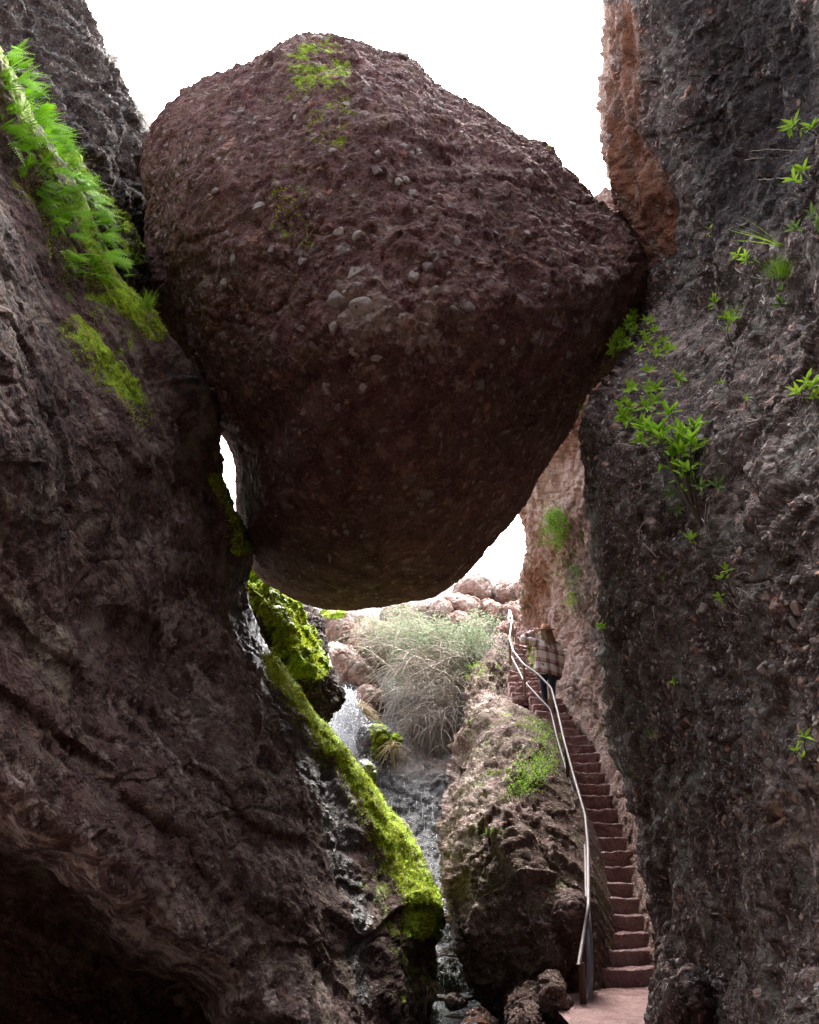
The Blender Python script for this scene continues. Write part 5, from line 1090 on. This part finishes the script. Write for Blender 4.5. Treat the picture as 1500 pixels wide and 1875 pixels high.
def feathery(c, outline, host, n_, label, mat, twig=None, ln=.25, leaf=.018, cat='bush', lift=.22, mix=None, up=(0, -.2, .8), lpn=26):
    """bush of many fine twigs covering an outline on its host rock"""
    p0, _ = at_px(host, *c); e = empty('bush', p0, label, cat); T = Tri(); ps = []; o = np.array(outline, float); lo, hi = o.min(0), o.max(0)
    def inside(x, y):
        r = False; j = len(o)-1
        for i in range(len(o)):
            if (o[i, 1] > y) != (o[j, 1] > y) and x < (o[j, 0]-o[i, 0])*(y-o[i, 1])/(o[j, 1]-o[i, 1])+o[i, 0]: r = not r
            j = i
        return r
    k = 0; LP = []; LD = []
    while k < n_:
        x, y = RNG.uniform(lo[0], hi[0]), RNG.uniform(lo[1], hi[1])
        if not inside(x, y): continue
        k += 1; q, n2 = at_px(host, x, y); d = unit(np.array(up)+n2*.5+RNG.normal(size=3)*.45); l = ln*RNG.uniform(.5, 1.2); t = np.linspace(0, 1, 6)
        s = q+np.outer(t*l, d)+n2*lift*RNG.random()*.5+np.outer(t*t*l*.35, [0, 0, -1]); ps.append((s, np.linspace(.004, .0015, 6)))
        u = RNG.random(lpn); b = s[np.minimum((u*5).astype(int), 5)]+RNG.normal(size=(lpn, 3))*ln*.09; LP.append(b); LD.append(RNG.normal(size=(lpn, 3))+d*.6)
    T.quadleaf(np.concatenate(LP), np.concatenate(LD), leaf*RNG.uniform(.6, 1.3, n_*lpn), leaf*.38)
    tubes('twigs', ps, M[twig or 'bark'], e, 3); T.build('leaves', M[mat], e); return e
feathery((980, 1400), [(975, 1322), (1003, 1316), (1022, 1345), (1026, 1375), (1015, 1405), (1000, 1432), (975, 1445), (955, 1468), (940, 1462), (936, 1435), (955, 1412), (968, 1390), (985, 1370), (980, 1345)], ridge, 650, 'large feathery bright green bush on the outcrop left of the handrail', 'feather', ln=.36, leaf=.032)
feathery((975, 1470), [(955, 1455), (1005, 1440), (1010, 1480), (985, 1520), (965, 1500)], ridge, 70, 'grey dead undergrowth hanging below the bright feathery bush', 'greyshrub', 'greyshrub', ln=.25, leaf=.03, up=(0, -.2, -.7))
feathery((868, 1390), [(860, 1330), (885, 1340), (895, 1400), (890, 1450), (860, 1470), (835, 1440), (845, 1370)], ridge, 260, 'fuzzy grey-brown bush on the stream side of the outcrop', 'greyshrub', 'greyshrub', ln=.32, leaf=.03)
feathery((875, 1440), [(868, 1415), (885, 1420), (892, 1445), (872, 1450)], ridge, 40, 'small green bush at the foot of the fuzzy grey-brown bush', 'feather', ln=.2, leaf=.03)
feathery((862, 1340), [(856, 1325), (872, 1322), (876, 1345), (860, 1350)], ridge, 30, 'small green bush at the top of the fuzzy grey-brown bush', 'feather', ln=.2, leaf=.03)
feathery((1022, 960), [(1010, 938), (1035, 936), (1044, 960), (1040, 990), (1022, 1010), (1008, 990)], pink, 190, 'pale green bush on the sunlit wall below the wedged boulder, right of the sky gap', 'feather', ln=.45, leaf=.05)
feathery((1045, 1040), [(1030, 1015), (1060, 1020), (1068, 1060), (1050, 1075), (1035, 1050)], pink, 60, 'sparse green climber on the shaded part of the far wall', 'dullleaf', ln=.3, leaf=.06, lpn=12)
feathery((1050, 1110), [(1040, 1090), (1060, 1090), (1060, 1130), (1048, 1132)], pink, 40, 'small yellowish climber above the person on the far wall', 'grass', ln=.25, leaf=.05, lpn=10)
# --- dry vines and roots on the right cliff
def vine(pts, label, r=.004, host=right, off=.03, wob=.012):
    q = np.array([at_px(host, *p)[0]+at_px(host, *p)[1]*off for p in pts]); t = np.linspace(0, len(q)-1, len(q)*7); s = catmull(q, t)
    return (s+np.stack([fbm(s*5+k*9, 2) for k in range(3)], -1)*wob, np.linspace(r, r*.4, len(s)))
def vines(ls, label, r=.004, mat='drytwig'): tag(tubes('dry_vine', [vine(l, '', r) for l in ls], M[mat], sides=4), label, 'vine')
vines([[(1085, 808), (1110, 813), (1145, 806)], [(1130, 815), (1170, 820), (1188, 822)]], 'thin dry vine arching off the curved cliff edge below the straggling plant')
vines([[(1130, 875), (1150, 895), (1175, 905), (1200, 925)], [(1140, 880), (1135, 870)]], 'pale dry vine crossing the curved cliff edge, left of the largest plant', .006)
vines([[(1175, 990), (1180, 960), (1205, 950), (1240, 955), (1262, 965), (1275, 990), (1280, 1010)], [(1180, 995), (1200, 1015), (1212, 1028)]], 'looping dry vine below the stem of the largest plant', .006)
vines([[(1305, 925), (1300, 950), (1302, 985)], [(1310, 915), (1330, 920), (1336, 940), (1318, 965)], [(1312, 912), (1322, 950), (1330, 975)], [(1300, 920), (1296, 960), (1308, 1000)], [(1262, 965), (1270, 1000), (1285, 1020)], [(1315, 915), (1340, 930), (1325, 955)], [(1298, 930), (1306, 960), (1312, 990)], [(1290, 950), (1300, 970), (1305, 1000)], [(1265, 975), (1278, 995), (1282, 1030)]], 'curled bundle of hanging dry grass under the largest leafy plant', .005)
vines([[(1325, 1100), (1330, 1120), (1350, 1126), (1370, 1122)], [(1326, 1100), (1328, 1130), (1340, 1140), (1362, 1138)], [(1345, 1090), (1360, 1110), (1385, 1115)], [(1355, 1078), (1372, 1090), (1380, 1105)], [(1350, 1054), (1370, 1052), (1388, 1056)], [(1285, 1055), (1288, 1072), (1295, 1082)], [(1365, 1090), (1358, 1118)]], 'curling bare stems around the pale green plant on the cliff', .004)
vines([[(1212, 1062), (1203, 1080), (1201, 1110), (1205, 1140), (1195, 1168)], [(1195, 1018), (1205, 1030), (1213, 1060)]], 'long wavy pale root hanging down the cliff right of the curved edge', .006)
vines([[(1165, 1305), (1168, 1330), (1170, 1348)], [(1171, 1300), (1172, 1335)]], 'two short straight dry stems left of the small bright grass tuft', .004)
vines([[(1190, 1372), (1195, 1358), (1200, 1350)], [(1207, 1350), (1205, 1358)]], 'short pale roots under the small bright grass tuft', .004)
vines([[(1325, 470), (1350, 490), (1385, 505), (1405, 515)], [(1390, 500), (1400, 510)], [(1205, 600), (1260, 585), (1320, 560)], [(1230, 605), (1290, 590), (1320, 578)]], 'straight thin dry stems left of the high grass tuft', .005)
vines([[(1378, 277), (1410, 279), (1465, 273)], [(1368, 294), (1400, 291), (1440, 282), (1470, 272)], [(1392, 332), (1440, 330), (1480, 328)]], 'long pale dry stems reaching left from the right edge of the dark cliff', .004)
vines([[(1345, 625), (1352, 645), (1348, 665)], [(1310, 615), (1290, 635), (1255, 665)], [(1330, 560), (1318, 590), (1305, 612)], [(1400, 540), (1405, 560), (1398, 550)], [(1375, 545), (1370, 560), (1375, 568)]], 'fine bare stems trailing below the yellow-green plant with four clusters', .005)
vines([[(1490, 760), (1482, 775), (1490, 800), (1500, 808)]], 'curved dry stem at the right edge below the dark green plant', .004)
vines([[(1230, 895), (1225, 905), (1228, 918)], [(1212, 880), (1220, 900), (1228, 916)]], 'short twiggy dead stems left of the base of the largest plant', .004)
def twigs_(ls, label): tag(tubes('dead_twigs', [(pxpath(q, 12.6, .02), .006) for q in ls], M['drytwig'], sides=4), label, 'twigs')
twigs_([[(92, 228), (105, 215), (114, 210)], [(85, 232), (100, 226), (118, 222)], [(90, 230), (112, 256), (125, 250)], [(90, 230), (120, 274), (144, 273)]], 'fine pale dead twigs against the upper left cliff, right of the upper ferns')
twigs_([[(160, 322), (180, 330), (208, 341)], [(160, 322), (172, 316), (178, 322)], [(160, 322), (172, 334), (186, 336)]], 'small pale dead twig right of the mossy side rock, under the upper left cliff')
# long grass blades on the dark cliff
T = Tri(); p, nn = at_px(right, 1445, 455)
for a in ((-1, -.2, .55), (-1, -.3, .25), (-.9, -.2, .05), (-.7, -.3, .4), (-1, -.1, .4)): T.blade(p+nn*.05, a, .55, .012, .1, 6)
tag(T.build('long_grass', M['grass'], origin=p), 'few long arching green blades high on the dark cliff, above the bushy tuft', 'grass')
# --- big shrub in the basin
r_ = np.random.default_rng(31)
def shrub(name, label, roots, nst, reach, leafn, mats, lmat, leafreg, leafsz=.05, rad=.014):
    rp = P(*roots[0]); e = empty(name, rp, label, 'shrub'); ps = []; LP = []
    for k in range(nst):
        rt = roots[r_.integers(0, len(roots))]; (x0, x1), (y0, y1), (d0, d1) = reach
        a = P(rt[0]+r_.normal()*10, rt[1]+r_.normal()*8, rt[2]); x, y, d = r_.uniform(x0, x1), r_.uniform(y0, y1), r_.uniform(d0, d1); b = P(x, y, d)
        L_ = np.linalg.norm(b-a); m = (a+b)/2+np.array([r_.normal()*.3, -.2, .42])*L_*r_.uniform(.0, 1.0); t = np.linspace(0, 1, 16)[:, None]
        s = (1-t)**2*a+2*t*(1-t)*m+t*t*b; s = s+np.stack([fbm(s*.9+q*7+k, 2) for q in range(3)], -1)*.34*t; ps.append((s, np.linspace(rad, rad*.3, 16)*r_.uniform(.6, 1.2)))
        for j in range(5):   # side twigs
            i = r_.integers(5, 15); dr = unit(s[i]-s[i-1])+r_.normal(size=3)*.7; l = r_.uniform(.4, 1.1); tt = np.linspace(0, 1, 7); q = s[i]+np.outer(tt*l, unit(dr))+np.outer(tt*tt*l*.45, [0, 0, -1]); ps.append((q, np.linspace(rad*.45, rad*.18, 7)))
            if leafn: LP.append(q[r_.integers(1, 7, leafn)]+r_.normal(size=(leafn, 3))*.10)
    tubes('branches', ps, M[mats], e, 4)
    if leafn:
        A = np.concatenate(LP); T = Tri(); T.quadleaf(A, r_.normal(size=A.shape)+np.array([0, 0, .3]), leafsz*r_.uniform(.6, 1.4, len(A)), leafsz*.45); T.build('leaves', M[lmat], e)
    return e
shrub('shrub', 'tall thicket of bare pale arching stems filling the basin below the wedged boulder', [(870, 1290, 20.4), (850, 1250, 21.4), (880, 1215, 22), (790, 1330, 20.2), (830, 1340, 20)], 100, ((650, 850), (1170, 1370), (19.6, 21.8)), 0, 'drytwig', None, None, rad=.020)
shrub('shrub', 'grey-green leafy shrub on top of the bare arching stems, left of the outcrop crest', [(870, 1230, 22.4), (820, 1225, 22.6), (770, 1220, 22.8), (885, 1205, 22.4)], 125, ((700, 895), (1130, 1250), (21, 23)), 26, 'drytwig', 'sage', None, .075)
shrub('shrub', 'thin silvery bare shrub under the left rim of the wedged boulder, above the reddish boulder', [(720, 1200, 23.2), (700, 1210, 23.0)], 90, ((655, 790), (1115, 1190), (22.5, 24)), 6, 'drytwig', 'sage', None, .06)
shrub('shrub', 'tangle of low bare twigs hanging over the bright rock face right of the mossy boulder', [(790, 1290, 20.2), (830, 1300, 20)], 90, ((720, 850), (1310, 1400), (18.6, 19.6)), 0, 'greyshrub', None, None, rad=.014)
# reeds by the pool and drooping grass by the mossy boulders
T = Tri(); p = P(778, 1805, 10.6)
for k in range(110): T.blade(p+RNG.normal(size=3)*np.array([.05, .05, .04]), (RNG.normal()*.8+.1, -.3+RNG.normal()*.4, RNG.uniform(-.2, 1.1)), RNG.uniform(.2, .42), .010, RNG.uniform(.7, 1.6), 7)
tag(T.build('reed_clump', M['drygrass'], origin=p), 'drooping dry reed clump on the bank beside the pool', 'reeds')
T = Tri(); p = P(792, 1778, 10.9)
for k in range(60): T.blade(p+RNG.normal(size=3)*.05, (RNG.normal()*.8, -.3, RNG.uniform(0, 1)), RNG.uniform(.12, .26), .012, .6, 5)
tag(T.build('fern_clump', M['dullleaf'], origin=p), 'dull green leafy clump just above the drooping reeds', 'plant')
T = Tri(); p = P(640, 1298, 19.6)
for k in range(60): T.blade(p+RNG.normal(size=3)*.05, (1+RNG.normal()*.3, -.4, .1+RNG.normal()*.25), RNG.uniform(.5, 1.0), .03, .5, 6)
tag(T.build('grass_clump', M['drygrass'], origin=p), 'yellowish grass lying over the pale boulder beside the waterfall', 'grass')
T = Tri(); p = P(718, 1366, 18.3)
for k in range(50): T.blade(p+RNG.normal(size=3)*.06, (RNG.normal()*.7, -.4, -.2+RNG.normal()*.4), RNG.uniform(.3, .6), .022, .7, 6)
tag(T.build('grass_clump', M['drygrass'], origin=p), 'drooping yellow-green grass right below the mossy boulder', 'grass')
# top-of-boulder sprigs against the sky
T = Tri()
for (x, y) in ((870, 186), (1000, 268), (1003, 272), (640, 74), (806, 158), (880, 190), (1098, 384)):
    p, nn = at_px(boulder, x, y)
    for k in range(9): T.blade(p, nn+RNG.normal(size=3)*.5, .11, .012, .2, 3)
T.build('grass_sprigs', M['dullleaf'], boulder.o)
